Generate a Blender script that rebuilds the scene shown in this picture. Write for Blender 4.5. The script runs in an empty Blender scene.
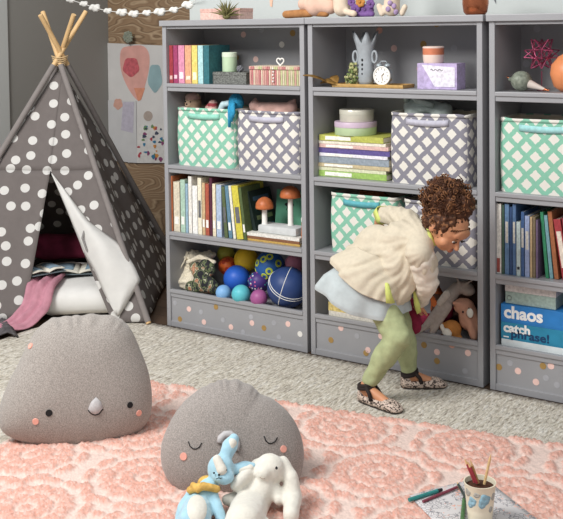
import bpy, bmesh, math, random
import numpy as np
from mathutils import Vector, Matrix, Euler, noise

SC = bpy.context.scene
COL = SC.collection
PI = math.pi
rnd = random.Random(7)

# ------------------------------------------------------------------ camera
FPX = 1000.0
YAW, PIT, ROL, PY = .583, -.0444, -.0124, 72.853
CAM = Vector((3.4811, -4.1225, 1.6007))
_F = Vector((-math.sin(YAW)*math.cos(PIT), math.cos(YAW)*math.cos(PIT), math.sin(PIT)))
_R0 = Vector((math.cos(YAW), math.sin(YAW), 0)); _U0 = _R0.cross(_F)
_R = math.cos(ROL)*_R0 + math.sin(ROL)*_U0
_U = -math.sin(ROL)*_R0 + math.cos(ROL)*_U0
cd = bpy.data.cameras.new('camera'); cam = bpy.data.objects.new('camera', cd); COL.objects.link(cam)
m = Matrix.Identity(4)
for i in range(3):
    m[i][0] = _R[i]; m[i][1] = _U[i]; m[i][2] = -_F[i]; m[i][3] = CAM[i]
cam.matrix_world = m
cd.sensor_width = 36; cd.sensor_fit = 'HORIZONTAL'; cd.lens = FPX/563*36
cd.shift_y = (PY-259.5)/563; cd.clip_end = 60
SC.camera = cam

def ray(x, y): return _F + _R*((x-281.5)/FPX) - _U*((y-PY)/FPX)
def hitp(x, y, p, n):
    d = ray(x, y); t = (Vector(p)-CAM).dot(n)/d.dot(n); return CAM + d*t
def PW(x, y, Y): return hitp(x, y, (0, Y, 0), Vector((0, 1, 0)))
def PG(x, y, z=0.): return hitp(x, y, (0, 0, z), Vector((0, 0, 1)))

# ------------------------------------------------------------------ light
w = bpy.data.worlds.new('world'); SC.world = w; w.use_nodes = True
bg = w.node_tree.nodes['Background']; bg.inputs[0].default_value = (.93, .96, 1, 1); bg.inputs[1].default_value = .43
def area(name, loc, target, sx, sy, power, col=(1, 1, 1)):
    l = bpy.data.lights.new(name, 'AREA'); l.shape = 'RECTANGLE'; l.size = sx; l.size_y = sy; l.energy = power; l.color = col
    o = bpy.data.objects.new(name, l); COL.objects.link(o); o.location = loc
    o.rotation_euler = (Vector(target)-Vector(loc)).to_track_quat('-Z', 'Y').to_euler(); return o
area('key_light', (.1, -3.3, 3.5), (1.1, -.1, .5), 1.8, 1.5, 190, (1, .985, .96))  # unseen soft key lamp, high at the front left, not a window
area('fill_light', (3.2, -3.0, 3.6), (1.2, -.3, .3), 2.4, 2.4, 40, (1, .99, .97))  # unseen fill lamp added on the camera side to lift the shade
SC.view_settings.view_transform = 'Standard'; SC.view_settings.look = 'None'
SC.view_settings.gamma = 1; SC.view_settings.use_curve_mapping = False
SC.view_settings.exposure = 0.0

# ------------------------------------------------------------------ materials
def lin(h):
    h = h.lstrip('#'); c = [int(h[i:i+2], 16)/255 for i in (0, 2, 4)]
    return tuple((x/12.92 if x <= .04045 else ((x+.055)/1.055)**2.4) for x in c) + (1,)
TMPS = bpy.data.scenes.new('workbench')
def evaluated_mesh(o):
    TMPS.collection.objects.link(o); vl = TMPS.view_layers[0]; vl.update(); dg = vl.depsgraph
    return bpy.data.meshes.new_from_object(o.evaluated_get(dg))
MATS = {}
class NT:
    def __init__(s, name):
        s.m = bpy.data.materials.new(name); s.m.use_nodes = True; s.t = s.m.node_tree
        s.p = s.t.nodes['Principled BSDF']
        s.p.inputs['Specular IOR Level'].default_value = .3
    def n(s, ty, **k):
        o = s.t.nodes.new(ty)
        for a, b in k.items(): setattr(o, a, b)
        return o
    def l(s, a, b): s.t.links.new(a, b)
    def coord(s, kind='Object'): return s.n('ShaderNodeTexCoord').outputs[kind]
    def math(s, op, a, b=None, c=None):
        o = s.n('ShaderNodeMath', operation=op)
        for i, v in enumerate((a, b, c)):
            if v is None: continue
            if isinstance(v, (int, float)): o.inputs[i].default_value = v
            else: s.l(v, o.inputs[i])
        return o.outputs[0]
    def mix(s, f, a, b):
        o = s.n('ShaderNodeMix', data_type='RGBA')
        for i, v in ((0, f), (6, a), (7, b)):
            if isinstance(v, (int, float)): o.inputs[i].default_value = v
            elif isinstance(v, tuple): o.inputs[i].default_value = v
            else: s.l(v, o.inputs[i])
        return o.outputs[2]
    def noise(s, scale, detail=3, vec=None, rough=.5, stretch=None):
        v = vec if vec is not None else s.coord()
        if stretch:
            mp = s.n('ShaderNodeMapping'); mp.inputs['Scale'].default_value = stretch; s.l(v, mp.inputs[0]); v = mp.outputs[0]
        o = s.n('ShaderNodeTexNoise'); o.inputs['Scale'].default_value = scale; o.inputs['Detail'].default_value = detail
        o.inputs['Roughness'].default_value = rough; s.l(v, o.inputs['Vector']); return o.outputs['Fac']
    def bump(s, h, strength=.3, dist=.002):
        b = s.n('ShaderNodeBump'); b.inputs['Strength'].default_value = strength; b.inputs['Distance'].default_value = dist
        s.l(h, b.inputs['Height']); s.l(b.outputs[0], s.p.inputs['Normal'])
    def base(s, c):
        if isinstance(c, tuple): s.p.inputs['Base Color'].default_value = c
        else: s.l(c, s.p.inputs['Base Color'])
def scl(c, f): return tuple(min(1, x*f) for x in c[:3]) + (1,)
def M(name, col, rough=.6, var=.08, vs=30, bump=0, bs=300, metal=0, sheen=0, spec=None, stretch=None, det=3):
    if name in MATS: return MATS[name]
    t = NT(name); c = lin(col); t.p.inputs['Roughness'].default_value = rough; t.p.inputs['Metallic'].default_value = metal
    if spec is not None: t.p.inputs['Specular IOR Level'].default_value = spec
    f = t.noise(vs, det, stretch=stretch)
    r = t.n('ShaderNodeMapRange'); t.l(f, r.inputs[0]); r.inputs[1].default_value = .3; r.inputs[2].default_value = .7
    t.base(t.mix(r.outputs[0], scl(c, 1-var), scl(c, 1+var)))
    if bump: t.bump(t.noise(bs, 2), bump)
    if sheen: t.p.inputs['Sheen Weight'].default_value = sheen
    MATS[name] = t.m; return t.m

def lattice(name, col, white='#E0DCD3', p=.080):
    t = NT(name); t.p.inputs['Roughness'].default_value = .85
    uv = t.coord('UV'); sp = t.n('ShaderNodeSeparateXYZ'); t.l(uv, sp.inputs[0])
    wob = t.math('MULTIPLY', t.math('SUBTRACT', t.noise(90, 2), .5), .012)
    a = t.math('ADD', t.math('ADD', sp.outputs[0], sp.outputs[1]), wob); b = t.math('ADD', t.math('SUBTRACT', sp.outputs[0], sp.outputs[1]), wob)
    def band(x):
        f = t.math('FRACT', t.math('DIVIDE', x, p)); return t.math('LESS_THAN', t.math('ABSOLUTE', t.math('SUBTRACT', f, .5)), .318)
    k = t.math('MULTIPLY', band(a), band(b))
    c = lin(col)
    n = t.noise(60, 3)
    t.base(t.mix(k, t.mix(n, scl(c, .88), scl(c, 1.12)), lin(white))); t.bump(t.noise(500, 2), .3)
    return t.m
def dotsmat(name, base, dot='#ECEAE6', scale=9.6, r=.25, sub=.10):
    t = NT(name); t.p.inputs['Roughness'].default_value = .85
    v = t.n('ShaderNodeTexVoronoi'); v.inputs['Scale'].default_value = scale; v.inputs['Randomness'].default_value = .62
    v.voronoi_dimensions = '2D'
    t.l(t.coord('UV'), v.inputs['Vector'])
    k = t.math('LESS_THAN', v.outputs['Distance'], r)
    c = lin(base); n = t.noise(25, 3)
    cc = t.mix(k, t.mix(n, scl(c, 1-sub), scl(c, 1+sub)), lin(dot)); t.base(cc); t.bump(t.noise(500, 2), .2)
    tr = t.n('ShaderNodeBsdfTranslucent'); t.l(cc, tr.inputs[0]); mx = t.n('ShaderNodeMixShader'); mx.inputs[0].default_value = .3
    t.l(t.p.outputs[0], mx.inputs[1]); t.l(tr.outputs[0], mx.inputs[2]); t.l(mx.outputs[0], t.t.nodes['Material Output'].inputs[0])
    return t.m

M('shelf_paint', '#99999C', .4, .03, 8, spec=.5)
M('black', '#1c1c1e', .6); M('white', '#ECEBE6', .7); M('chalk', '#F2F0EA', .85, .03)
M('grey_felt', '#9C958F', .95, .30, 240, .5, 420, sheen=.3, det=4)
M('pale_felt', '#B9B7B8', .9, .1, 120, .2)
M('salmon', '#E9A898', .8)
M('cream_knit', '#CFC4AF', .95, .05, 60, .5, 260)
M('skin', '#C98E6A', .5, .05, 20, 0, spec=.35)
M('skin_rose', '#AF6A50', .5)
M('hair', '#4B2D1C', .6, .35, 90, .4, 200)
M('hair_light', '#83593A', .55, .25, 90)
M('olive', '#A6AE84', .85, .10, 40, .4, 260)
M('pale_denim', '#B6BEBF', .9, .07, 30, .3, 300)
M('lime', '#D0D87A', .8)
M('burgundy', '#8A2440', .85, .15, 60, .3)
M('pole_wood', '#D9B583', .5, .14, 20, stretch=(1, 1, .15))
M('gold_leaf', '#8C6A37', .5, .25, 60); M('tray_wood', '#BF9A5F', .6, .15, 50)
M('pages', '#E4DCC8', .9, .10, 200, stretch=(6, 1, 1))
M('terracotta', '#B9714A', .45, .12, 40)
M('copper', '#B56D4C', .25, .1, 40, metal=.85)
M('maroon', '#6E2138', .9, .2, 12, .3); M('pink_blanket', '#BC8492', .95, .12, 25, .5, 200)
M('white_cotton', '#DEDCD8', .95, .03, 20, .35, 260)
M('fur_grey', '#8E8783', .95, .15, 60, .6, 200)
M('plush_white', '#DCD8CD', .97, .04, 60, .7, 160, sheen=.4)
M('plush_blue', '#A3CADA', .97, .07, 60, .6, 180, sheen=.4)

# ------------------------------------------------------------------ mesh helpers
class MB:
    def __init__(s): s.bm = bmesh.new(); s.mi = 0
    def _tag(s, fs):
        for f in fs: f.material_index = s.mi
    def box(s, x0, y0, z0, x1, y1, z1, bev=0, mi=None):
        if mi is not None: s.mi = mi
        r = bmesh.ops.create_cube(s.bm, size=1)
        for v in r['verts']:
            v.co = Vector(((x0+x1)/2+v.co.x*(x1-x0), (y0+y1)/2+v.co.y*(y1-y0), (z0+z1)/2+v.co.z*(z1-z0)))
        fs = {f for v in r['verts'] for f in v.link_faces}
        s._tag(fs)
        if bev:
            es = {e for f in fs for e in f.edges}
            b = bmesh.ops.bevel(s.bm, geom=list(es), offset=bev, segments=2, affect='EDGES', profile=.6); s._tag(b['faces'])
        return s
    def xf(s, verts, mat):
        for v in verts: v.co = mat @ v.co
    def ball(s, c, r, rot=None, mi=None, u=20, v=14):
        if mi is not None: s.mi = mi
        if isinstance(r, (int, float)): r = (r, r, r)
        mt = Matrix.Translation(Vector(c)) @ (Euler(rot).to_matrix().to_4x4() if rot else Matrix()) @ Matrix.Diagonal((r[0], r[1], r[2], 1))
        nb = s.bm.verts.new; top = nb(mt @ Vector((0, 0, 1))); bot = nb(mt @ Vector((0, 0, -1)))
        R_ = [[nb(mt @ Vector((math.sin(PI*j/v)*math.cos(2*PI*i/u), math.sin(PI*j/v)*math.sin(2*PI*i/u), math.cos(PI*j/v)))) for i in range(u)] for j in range(1, v)]
        fs = [s.bm.faces.new((top, R_[0][i], R_[0][(i+1) % u])) for i in range(u)]+[s.bm.faces.new((bot, R_[-1][(i+1) % u], R_[-1][i])) for i in range(u)]
        for a_, b_ in zip(R_, R_[1:]): fs += [s.bm.faces.new((a_[i], b_[i], b_[(i+1) % u], a_[(i+1) % u])) for i in range(u)]
        s._tag(fs); return s
    def cone(s, a, b, r1, r2, mi=None, seg=16):
        if mi is not None: s.mi = mi
        a = Vector(a); b = Vector(b); d = b-a
        q = bmesh.ops.create_cone(s.bm, cap_ends=True, segments=seg, radius1=r1, radius2=max(r2, 1e-4), depth=d.length)
        s.xf(q['verts'], Matrix.Translation((a+b)/2) @ d.to_track_quat('Z', 'Y').to_matrix().to_4x4())
        s._tag({f for x in q['verts'] for f in x.link_faces}); return s
    def tube(s, pts, r, mi=None, seg=8, closed=False):
        if mi is not None: s.mi = mi
        pts = [Vector(p) for p in pts]; n = len(pts); rings = []
        up = Vector((.123, .37, .92)).normalized()
        for i, p in enumerate(pts):
            a = pts[(i-1) % n] if (closed or i > 0) else p; b = pts[(i+1) % n] if (closed or i < n-1) else p
            t = (b-a).normalized()
            x = t.cross(up); x = x.normalized() if x.length > 1e-4 else Vector((1, 0, 0)); up2 = x.cross(t).normalized(); up = up2
            rr = r[i] if isinstance(r, (list, tuple)) else r
            rings.append([s.bm.verts.new(p + (x*math.cos(k*2*PI/seg)+up2*math.sin(k*2*PI/seg))*rr) for k in range(seg)])
        fs = []
        for i in range(n if closed else n-1):
            A = rings[i]; B = rings[(i+1) % n]
            for k in range(seg): fs.append(s.bm.faces.new((A[k], A[(k+1) % seg], B[(k+1) % seg], B[k])))
        if not closed: fs += [s.bm.faces.new(rings[0][::-1]), s.bm.faces.new(rings[-1])]
        s._tag(fs); return s
    def lathe(s, prof, c=(0, 0, 0), seg=28, mi=None, f=None):
        if mi is not None: s.mi = mi
        c = Vector(c); rings = []
        for (r, z) in prof:
            if r <= 1e-5: rings.append([s.bm.verts.new(c+Vector((0, 0, z)))]); continue
            rings.append([s.bm.verts.new(c+Vector((r*math.cos(k*2*PI/seg), r*math.sin(k*2*PI/seg), z))) for k in range(seg)])
        fs = []
        for A, B in zip(rings, rings[1:]):
            for k in range(seg):
                k2 = (k+1) % seg
                q = [A[0] if len(A) == 1 else A[k], A[0] if len(A) == 1 else A[k2], B[0] if len(B) == 1 else B[k2], B[0] if len(B) == 1 else B[k]]
                u = []
                for v in q:
                    if v not in u: u.append(v)
                if len(u) > 2: fs.append(s.bm.faces.new(u))
        s._tag(fs); return s
    def disc(s, c, nrm, r, th=.001, mi=None, seg=16, sq=1.):
        c = Vector(c); n = Vector(nrm).normalized()
        return s.cone(c, c+n*th, r, r, mi, seg)
    def prism(s, pts, off, mi=None):
        if mi is not None: s.mi = mi
        off = Vector(off); A = [s.bm.verts.new(Vector(p)) for p in pts]; B = [s.bm.verts.new(Vector(p)+off) for p in pts]; n = len(A)
        fs = [s.bm.faces.new(A[::-1]), s.bm.faces.new(B)]
        for k in range(n): fs.append(s.bm.faces.new((A[k], A[(k+1) % n], B[(k+1) % n], B[k])))
        s._tag(fs); return s
    def grid(s, rows, mi=None, uv=None, close=False):
        if mi is not None: s.mi = mi
        V = [[s.bm.verts.new(Vector(p)) for p in r] for r in rows]; fs = []
        for i in range(len(V)-1):
            for j in range(len(V[0])-1):
                q = (V[i][j], V[i][j+1], V[i+1][j+1], V[i+1][j])
                fs.append(s.bm.faces.new(q))
        s._tag(fs)
        if uv is not None:
            L = s.bm.loops.layers.uv.verify(); mp = {}
            for i in range(len(V)):
                for j in range(len(V[0])): mp[V[i][j]] = uv(i, j)
            for f in fs:
                for l in f.loops: l[L].uv = mp[l.vert]
        return s

def obj(name, mb, mats, parent=None, smooth=False, loc=None, boxuv=False, solid=0, rot=None):
    bm = mb.bm if isinstance(mb, MB) else mb
    bmesh.ops.recalc_face_normals(bm, faces=bm.faces) if not solid else None
    me = bpy.data.meshes.new(name)
    if boxuv:
        L = bm.loops.layers.uv.verify()
        for f in bm.faces:
            n = f.normal; ax, ay, az = abs(n.x), abs(n.y), abs(n.z)
            for l in f.loops:
                c = l.vert.co
                l[L].uv = (c.y, c.z) if ax > ay and ax > az else ((c.x, c.z) if ay >= az else (c.x, c.y))
    bm.to_mesh(me); bm.free()
    if not isinstance(mats, (list, tuple)): mats = [mats]
    for x in mats: me.materials.append(MATS[x] if isinstance(x, str) else x)
    if smooth: 
        me.polygons.foreach_set('use_smooth', [True]*len(me.polygons))
        if smooth != 'all':
            try: me.set_sharp_from_angle(angle=math.radians(40))
            except Exception: pass
    o = bpy.data.objects.new(name, me); COL.objects.link(o)
    if parent: o.parent = parent
    if loc is not None: o.location = loc
    if rot is not None: o.rotation_euler = rot
    if solid:
        md = o.modifiers.new('solid', 'SOLIDIFY'); md.thickness = solid; md.offset = 0
    return o
def tag(o, label, cat, group=None):
    o['label'] = label; o['category'] = cat
    if group: o['group'] = group
    return o
def thing(name, label, cat, loc=(0, 0, 0), rotz=0, group=None, rot=None):
    o = bpy.data.objects.new(name, None); o.empty_display_size = .05; COL.objects.link(o); o.location = loc
    o.rotation_euler = rot or (0, 0, rotz)
    return tag(o, label, cat, group)
def struct(name, mb, mats, **k):
    o = obj(name, mb, mats, **k); o['kind'] = 'structure'; return o

def blob(name, prims, mats, parent=None, voxel=.006, smooth=6, disp=0, dscale=60, pick=None, sub=0):
    """union of tapered limbs and ellipsoids fused into one continuous skin"""
    b = MB()
    for p in prims:
        if p[0] == 'e': b.ball(p[1], p[2], p[3] if len(p) > 3 else None, u=24, v=16)
        else:  # limb a, ra, b, rb
            a, ra, c, rc = Vector(p[1]), p[2], Vector(p[3]), p[4]
            b.ball(a, ra, u=20, v=12); b.ball(c, rc, u=20, v=12)
            b.cone(a, c, ra, rc, seg=20)
    me = bpy.data.meshes.new('t'); b.bm.to_mesh(me); b.bm.free()
    o = bpy.data.objects.new('t', me)
    r = o.modifiers.new('r', 'REMESH'); r.mode = 'VOXEL'; r.voxel_size = voxel; r.adaptivity = 0
    if smooth: s = o.modifiers.new('s', 'SMOOTH'); s.iterations = smooth; s.factor = .5
    me2 = evaluated_mesh(o); bpy.data.objects.remove(o); bpy.data.meshes.remove(me)
    me2.name = name; me2.materials.clear()
    n = len(me2.vertices)
    if disp:
        co = np.empty(n*3, 'f'); me2.vertices.foreach_get('co', co); co = co.reshape(-1, 3)
        no = np.empty(n*3, 'f'); me2.vertex_normals.foreach_get('vector', no); no = no.reshape(-1, 3)
        d = np.array([noise.noise(Vector(c)*dscale) for c in co.tolist()])
        co = co + no*(d*disp)[:, None]; me2.vertices.foreach_set('co', co.astype('f').ravel()); me2.update()
    if not isinstance(mats, (list, tuple)): mats = [mats]
    for x in mats: me2.materials.append(MATS[x] if isinstance(x, str) else x)
    me2.polygons.foreach_set('use_smooth', [True]*len(me2.polygons))
    if pick:
        me2.polygons.foreach_set('material_index', [pick(p.center) for p in me2.polygons])
    q = bpy.data.objects.new(name, me2); COL.objects.link(q)
    if parent: q.parent = parent
    return q
# ------------------------------------------------------------------ the room
def planks():
    t = NT('floor_boards'); t.p.inputs['Roughness'].default_value = .5
    br = t.n('ShaderNodeTexBrick'); t.l(t.coord(), br.inputs['Vector']); br.inputs['Scale'].default_value = 1
    br.inputs['Brick Width'].default_value = 1.4; br.inputs['Row Height'].default_value = .13; br.inputs['Mortar Size'].default_value = .003
    br.inputs['Color1'].default_value = lin('#4A3A2E'); br.inputs['Color2'].default_value = lin('#5A4738'); br.inputs['Mortar'].default_value = lin('#1d1612')
    t.base(br.outputs['Color']); return t.m
struct('floor', MB().box(-2.6, -4.6, -.05, 5, 2.0, 0), planks())
def wallmat(n, c):
    t = NT(n); t.p.inputs['Roughness'].default_value = .85; cc = lin(c)
    t.base(t.mix(t.noise(1.5, 2), scl(cc, .97), scl(cc, 1.03))); t.bump(t.noise(300, 2), .05); return t.m
WX = PW(108, 15, 1.72).x
def woodmat():
    t = NT('swirled_wood'); t.p.inputs['Roughness'].default_value = .6
    co = t.coord(); mp = t.n('ShaderNodeMapping'); mp.inputs['Scale'].default_value = (.55, 1, 1.7); t.l(co, mp.inputs[0])
    n = t.n('ShaderNodeTexNoise'); n.inputs['Scale'].default_value = 2.2; n.inputs['Detail'].default_value = 2.2; t.l(mp.outputs[0], n.inputs['Vector'])
    r = t.math('FRACT', t.math('MULTIPLY', n.outputs['Fac'], 22.))
    cr = t.n('ShaderNodeValToRGB'); t.l(r, cr.inputs[0]); e = cr.color_ramp.elements
    e[0].position = 0; e[0].color = lin('#4E3A2A'); e[1].position = 1; e[1].color = lin('#6B5340')
    for p, c in ((.2, '#A08568'), (.55, '#8C7158'), (.8, '#D2BA9A')): q = e.new(p); q.color = lin(c)
    t.base(t.mix(t.noise(60, 3, stretch=(.2, 1, 3)), cr.outputs[0], lin('#93795F'))); return t.m
struct('wall_back', MB().box(-.117, .385, 0, 5, .47, 2.7), wallmat('pale_wall', '#BEC3C1'))
struct('wall_alcove', MB().box(WX, 1.72, 0, -.0, 1.78, 2.7), woodmat())
yl = hitp(8, 100, (WX, 0, 0), Vector((1, 0, 0))).y
struct('wall_left', MB().box(WX-.1, yl, 0, WX, 1.78, 2.7), wallmat('grey_wall', '#918F8A'))
struct('trim_1', MB().box(WX-.1, yl-.5, 0, WX+.02, yl, 2.7, bev=.006), wallmat('trim_paint', '#C4C6C3'))
struct('wall_alcove_side', MB().box(-.117, .47, 0, -.03, 1.72, 2.7), 'shelf_paint' if 0 else wallmat('alcove_wall', '#9A9C9A'))

# ------------------------------------------------------------------ bookcases
UW, UH, UD, T = .8956, 1.65, .3404, .0259
ZS = {'A': 1.315, 'B': .877, 'C': .515, 'D': .203}
UX = [0, UW+.021, 2*UW+.021+.0313]
dot_cols = ['dot_pink', 'dot_grey', 'dot_gold', 'dot_peach', 'dot_white']
for n, c in zip(dot_cols, ('#EBC7BE', '#A9A9AE', '#A5854F', '#D8A493', '#E6E3DD')): M(n, c, .6)
back_dots = {0: [(.30, 1.575, 0), (.42, 1.60, 1), (.55, 1.52, 4), (.62, 1.58, 2), (.75, 1.49, 4), (.68, 1.43, 2), (.38, 1.44, 0), (.80, 1.58, 1), (.25, 1.45, 2)],
             1: [(.22, 1.59, 3), (.13, 1.44, 2), (.46, 1.52, 2), (.53, 1.62, 2), (.44, 1.40, 3), (.77, 1.55, 0), (.84, 1.43, 2), (.62, 1.50, 1), (.30, 1.50, 0)],
             2: [(.10, 1.59, 1), (.31, 1.585, 3), (.42, 1.45, 4), (.05, 1.43, 1), (.6, 1.5, 2), (.7, 1.6, 0)]}
FP = {0: [(189, 309, 0), (204, 322, 0), (216, 307, 2), (180, 319, 2), (201, 304+8, 1), (223, 320, 1), (231, 327, 0), (251, 317, 1), (252, 323, 0), (264, 328, 2), (274, 323, 1), (288, 324, 0), (300, 334, 4), (279, 337, 1), (175, 303, 1), (243, 332, 1)],
      1: [(341, 328, 0), (331, 340, 2), (357, 336, 1), (368, 350, 0), (366, 353, 2), (381, 336, 0), (413, 360, 0), (437, 352, 0), (437, 361, 2), (468, 353, 0), (465, 371, 1), (452, 345, 3), (424, 345, 2), (400, 352, 1)],
      2: [(510, 363, 1), (499, 367, 2), (518, 371, 0), (551, 366, 0), (543, 366, 2), (536, 382, 0), (557, 385, 1), (546, 378, 1)]}
unames = ['grey bookcase at the left with rainbow books and play balls', 'grey bookcase in the middle, behind the bending child', 'grey bookcase cut off at the right edge, holding board games']
for u in range(3):
    X0 = UX[u]
    t = thing('bookcase', unames[u], 'bookcase', (X0, 0, 0), group='matching grey bookcases')
    W = UW if u < 2 else 1.0
    obj('side_panel', MB().box(0, 0, 0, T, UD, UH-.03, bev=.002), 'shelf_paint', t)
    obj('side_panel', MB().box(W-T, 0, 0, W, UD, UH-.03, bev=.002), 'shelf_paint', t)
    b = MB().box(T, UD-.012, .03, W-T, UD, UH-.03, mi=0)
    for (x, z, k) in back_dots[u]: b.disc((x, UD-.012, z-.005), (0, -1, 0), .017, .0012, mi=1+k)
    obj('back_panel', b, ['shelf_paint']+dot_cols, t)
    obj('top_board', MB().box(-.0095, -.014, UH-.03, W+.0095, UD, UH, bev=.003), 'shelf_paint', t)
    obj('top_rail', MB().box(T, .004, UH-.045, W-T, .03, UH-.03, bev=.002), 'shelf_paint', t)
    for k in 'ABCD':
        z = ZS[k]; b = MB().box(T, -.003, z-.019, W-T, UD-.012, z, bev=.003); b.box(T, .004, z-.042, W-T, .026, z-.018, bev=.003)
        if k == 'D': b.bm.free(); b = MB().box(T, .018, z-.042, W-T, UD-.012, z-.026, bev=.002); b.box(T, -.003, z-.019, W-T, .018, z, bev=.003); b.box(T, .004, z-.042, W-T, .020, z-.018, bev=.002)
        obj('shelf', b, 'shelf_paint', t)
    b = MB().box(T, .010, .028, W-T, .024, ZS['D']-.04, mi=0)
    for (px, py, k) in FP[u]:
        q = PW(px, py, .010); b.disc((q.x-X0, .010, q.z), (0, -1, 0), .0145 if k != 1 else .013, .0012, mi=1+k)
    obj('front_panel', b, ['shelf_paint']+dot_cols, t)
    obj('bottom_rail', MB().box(T, .002, 0, W-T, .028, .03, bev=.002), 'shelf_paint', t)

# ------------------------------------------------------------------ rugs
def rugmat():
    t = NT('woven_rug'); t.p.inputs['Roughness'].default_value = .95; t.p.inputs['Specular IOR Level'].default_value = .1
    co = t.coord()
    n1 = t.noise(1, 3, vec=co, stretch=(120, 34, 1)); n2 = t.noise(1, 2, vec=co, stretch=(60, 7.0, 1)); n3 = t.noise(420, 2)
    cr = t.n('ShaderNodeValToRGB'); t.l(n1, cr.inputs[0]); e = cr.color_ramp.elements
    e[0].position = .38; e[0].color = lin('#8A8176'); e[1].position = .62; e[1].color = lin('#FAF5EA')
    q = e.new(.47); q.color = lin('#DAD2C2'); q = e.new(.56); q.color = lin('#CDC8C0')
    cr2 = t.n('ShaderNodeValToRGB'); t.l(n2, cr2.inputs[0]); e = cr2.color_ramp.elements
    e[0].position = .36; e[0].color = lin('#A89E90'); e[1].position = .66; e[1].color = lin('#EFEBE3'); q = e.new(.5); q.color = lin('#DBD2C0')
    t.base(t.mix(.42, cr.outputs[0], cr2.outputs[0]))
    t.bump(t.math('ADD', n1, t.math('MULTIPLY', n3, .4)), .9, .012); return t.m
GA = math.radians(3)
gr = MB()
NX, NY = 240, 60
rows = []
gx0, gx1, gy0, gy1 = -.56, 3.2, -3.2, -.035
for j in range(NY+1):
    rows.append([(gx0+(gx1-gx0)*i/NX, gy0+(gy1-gy0)*j/NY, .010+.0018*math.sin(i*2.6+.8*math.sin(j*.9+i*.05))+.0012*noise.noise(Vector((i*.7, j*.4, 0)))) for i in range(NX+1)])
gr.grid(rows)
for (a, b_, c, d) in ((gx0, gy0, gx1, gy0), (gx0, gy1, gx1, gy1), (gx0, gy0, gx0, gy1), (gx1, gy0, gx1, gy1)):
    pass
o = obj('woven_rug', gr, rugmat(), smooth='all', solid=.006)
o.modifiers['solid'].offset = -1
tag(o, 'beige and grey flat woven rug under everything in front of the bookcases', 'rug')

def pinkrug():
    L, Wd = 2.75, 1.55; d = .0065
    nx, ny = int(L/d), int(Wd/d)
    xs = np.linspace(0, L, nx+1); ys = np.linspace(0, Wd, ny+1); X, Y = np.meshgrid(xs, ys)
    Hh = np.full(X.shape, .0); rs = np.random.RandomState(4)
    sx, sy = .50, .42; lab = np.zeros(X.shape)
    for r in range(-1, 5):
        for c in range(-1, 7):
            cx = c*sx + (sx/2 if r % 2 else 0)+.18; cy = .16+r*sy*.82
            dx, dy = X-cx, Y-cy; rr = np.hypot(dx, dy); th = np.arctan2(dy, dx)
            k = 12
            core = rr < .022
            ring1 = (rr > .038) & (rr < .085+.012*np.abs(np.cos(th*4)))
            ring2 = (rr > .105+.006*np.cos(th*16)) & (rr < .150+.018*np.abs(np.cos(th*7))) & ((np.abs(np.sin(th*7)) > .12) | (rr < .125))
            dd = (np.abs(rr-.205) < .020*np.sqrt(np.clip(1-(((th*k/(2*PI)) % 1)-.5)**2*5, 0, 1)))
            lab = np.maximum(lab, (core | ring1 | ring2 | dd))
    for _ in range(420):
        cx, cy = rs.rand()*L, rs.rand()*Wd; r0 = .012+.014*rs.rand()
        j0 = max(0, int((cy-.03)/d)); i0 = max(0, int((cx-.03)/d)); sl = (slice(j0, j0+11), slice(i0, i0+11))
        dx, dy = X[sl]-cx, Y[sl]-cy
        far = np.ones(dx.shape, bool)
        lab[sl] = np.maximum(lab[sl], (np.hypot(dx, dy*1.3) < r0) & far)
    z = lab.copy()
    for _ in range(1): z = (z+np.roll(z, 1, 0)+np.roll(z, -1, 0)+np.roll(z, 1, 1)+np.roll(z, -1, 1))/5
    tuft = rs.rand(*X.shape)
    Z = .0165+.009*z+.0075*(tuft-.5)*(.35+z)
    edge = (X < d*.5) | (X > L-d*.5) | (Y < d*.5) | (Y > Wd-d*.5); Z[edge] = .0125
    a = np.array(lin('#E0C9BF')[:3]); b = np.array(lin('#DAA595')[:3])
    z = np.clip(z*(.72+.5*rs.rand(*X.shape)), 0, 1)*np.where(rs.rand(*X.shape) < .2, .35, 1); v = z[..., None]; colr = a*(1-v)+b*v
    colr = colr*(1+.22*(rs.rand(*X.shape)-.5))[..., None]
    me = bpy.data.meshes.new('pink_rug')
    co = np.stack([X, -Y, Z], -1).reshape(-1, 3)
    idx = np.arange((nx+1)*(ny+1)).reshape(ny+1, nx+1)
    q = np.stack([idx[:-1, :-1], idx[1:, :-1], idx[1:, 1:], idx[:-1, 1:]], -1).reshape(-1, 4)
    me.vertices.add(len(co)); me.vertices.foreach_set('co', co.ravel()); me.loops.add(q.size); me.loops.foreach_set('vertex_index', q.ravel())
    me.polygons.add(len(q)); me.polygons.foreach_set('loop_start', np.arange(0, q.size, 4)); me.polygons.foreach_set('loop_total', np.full(len(q), 4)) if 0 else None
    me.update(calc_edges=True)
    me.polygons.foreach_set('use_smooth', [True]*len(q))
    at = me.color_attributes.new('yarn', 'FLOAT_COLOR', 'POINT'); at.data.foreach_set('color', np.concatenate([colr.reshape(-1, 3), np.ones((len(co), 1))], 1).ravel())
    t = NT('tufted_pile'); t.p.inputs['Roughness'].default_value = 1; t.p.inputs['Specular IOR Level'].default_value = .05
    n = t.n('ShaderNodeVertexColor'); n.layer_name = 'yarn'; t.base(n.outputs[0]); t.bump(t.noise(260, 3), .6, .006)
    me.materials.append(t.m)
    o = bpy.data.objects.new('tufted_rug', me); COL.objects.link(o); o.location = (.345, -.775, .0); o.rotation_euler = (0, 0, math.radians(9.3))
    tag(o, 'salmon pink tufted rug with flower medallions lying over the woven rug', 'rug')
pinkrug()
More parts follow.
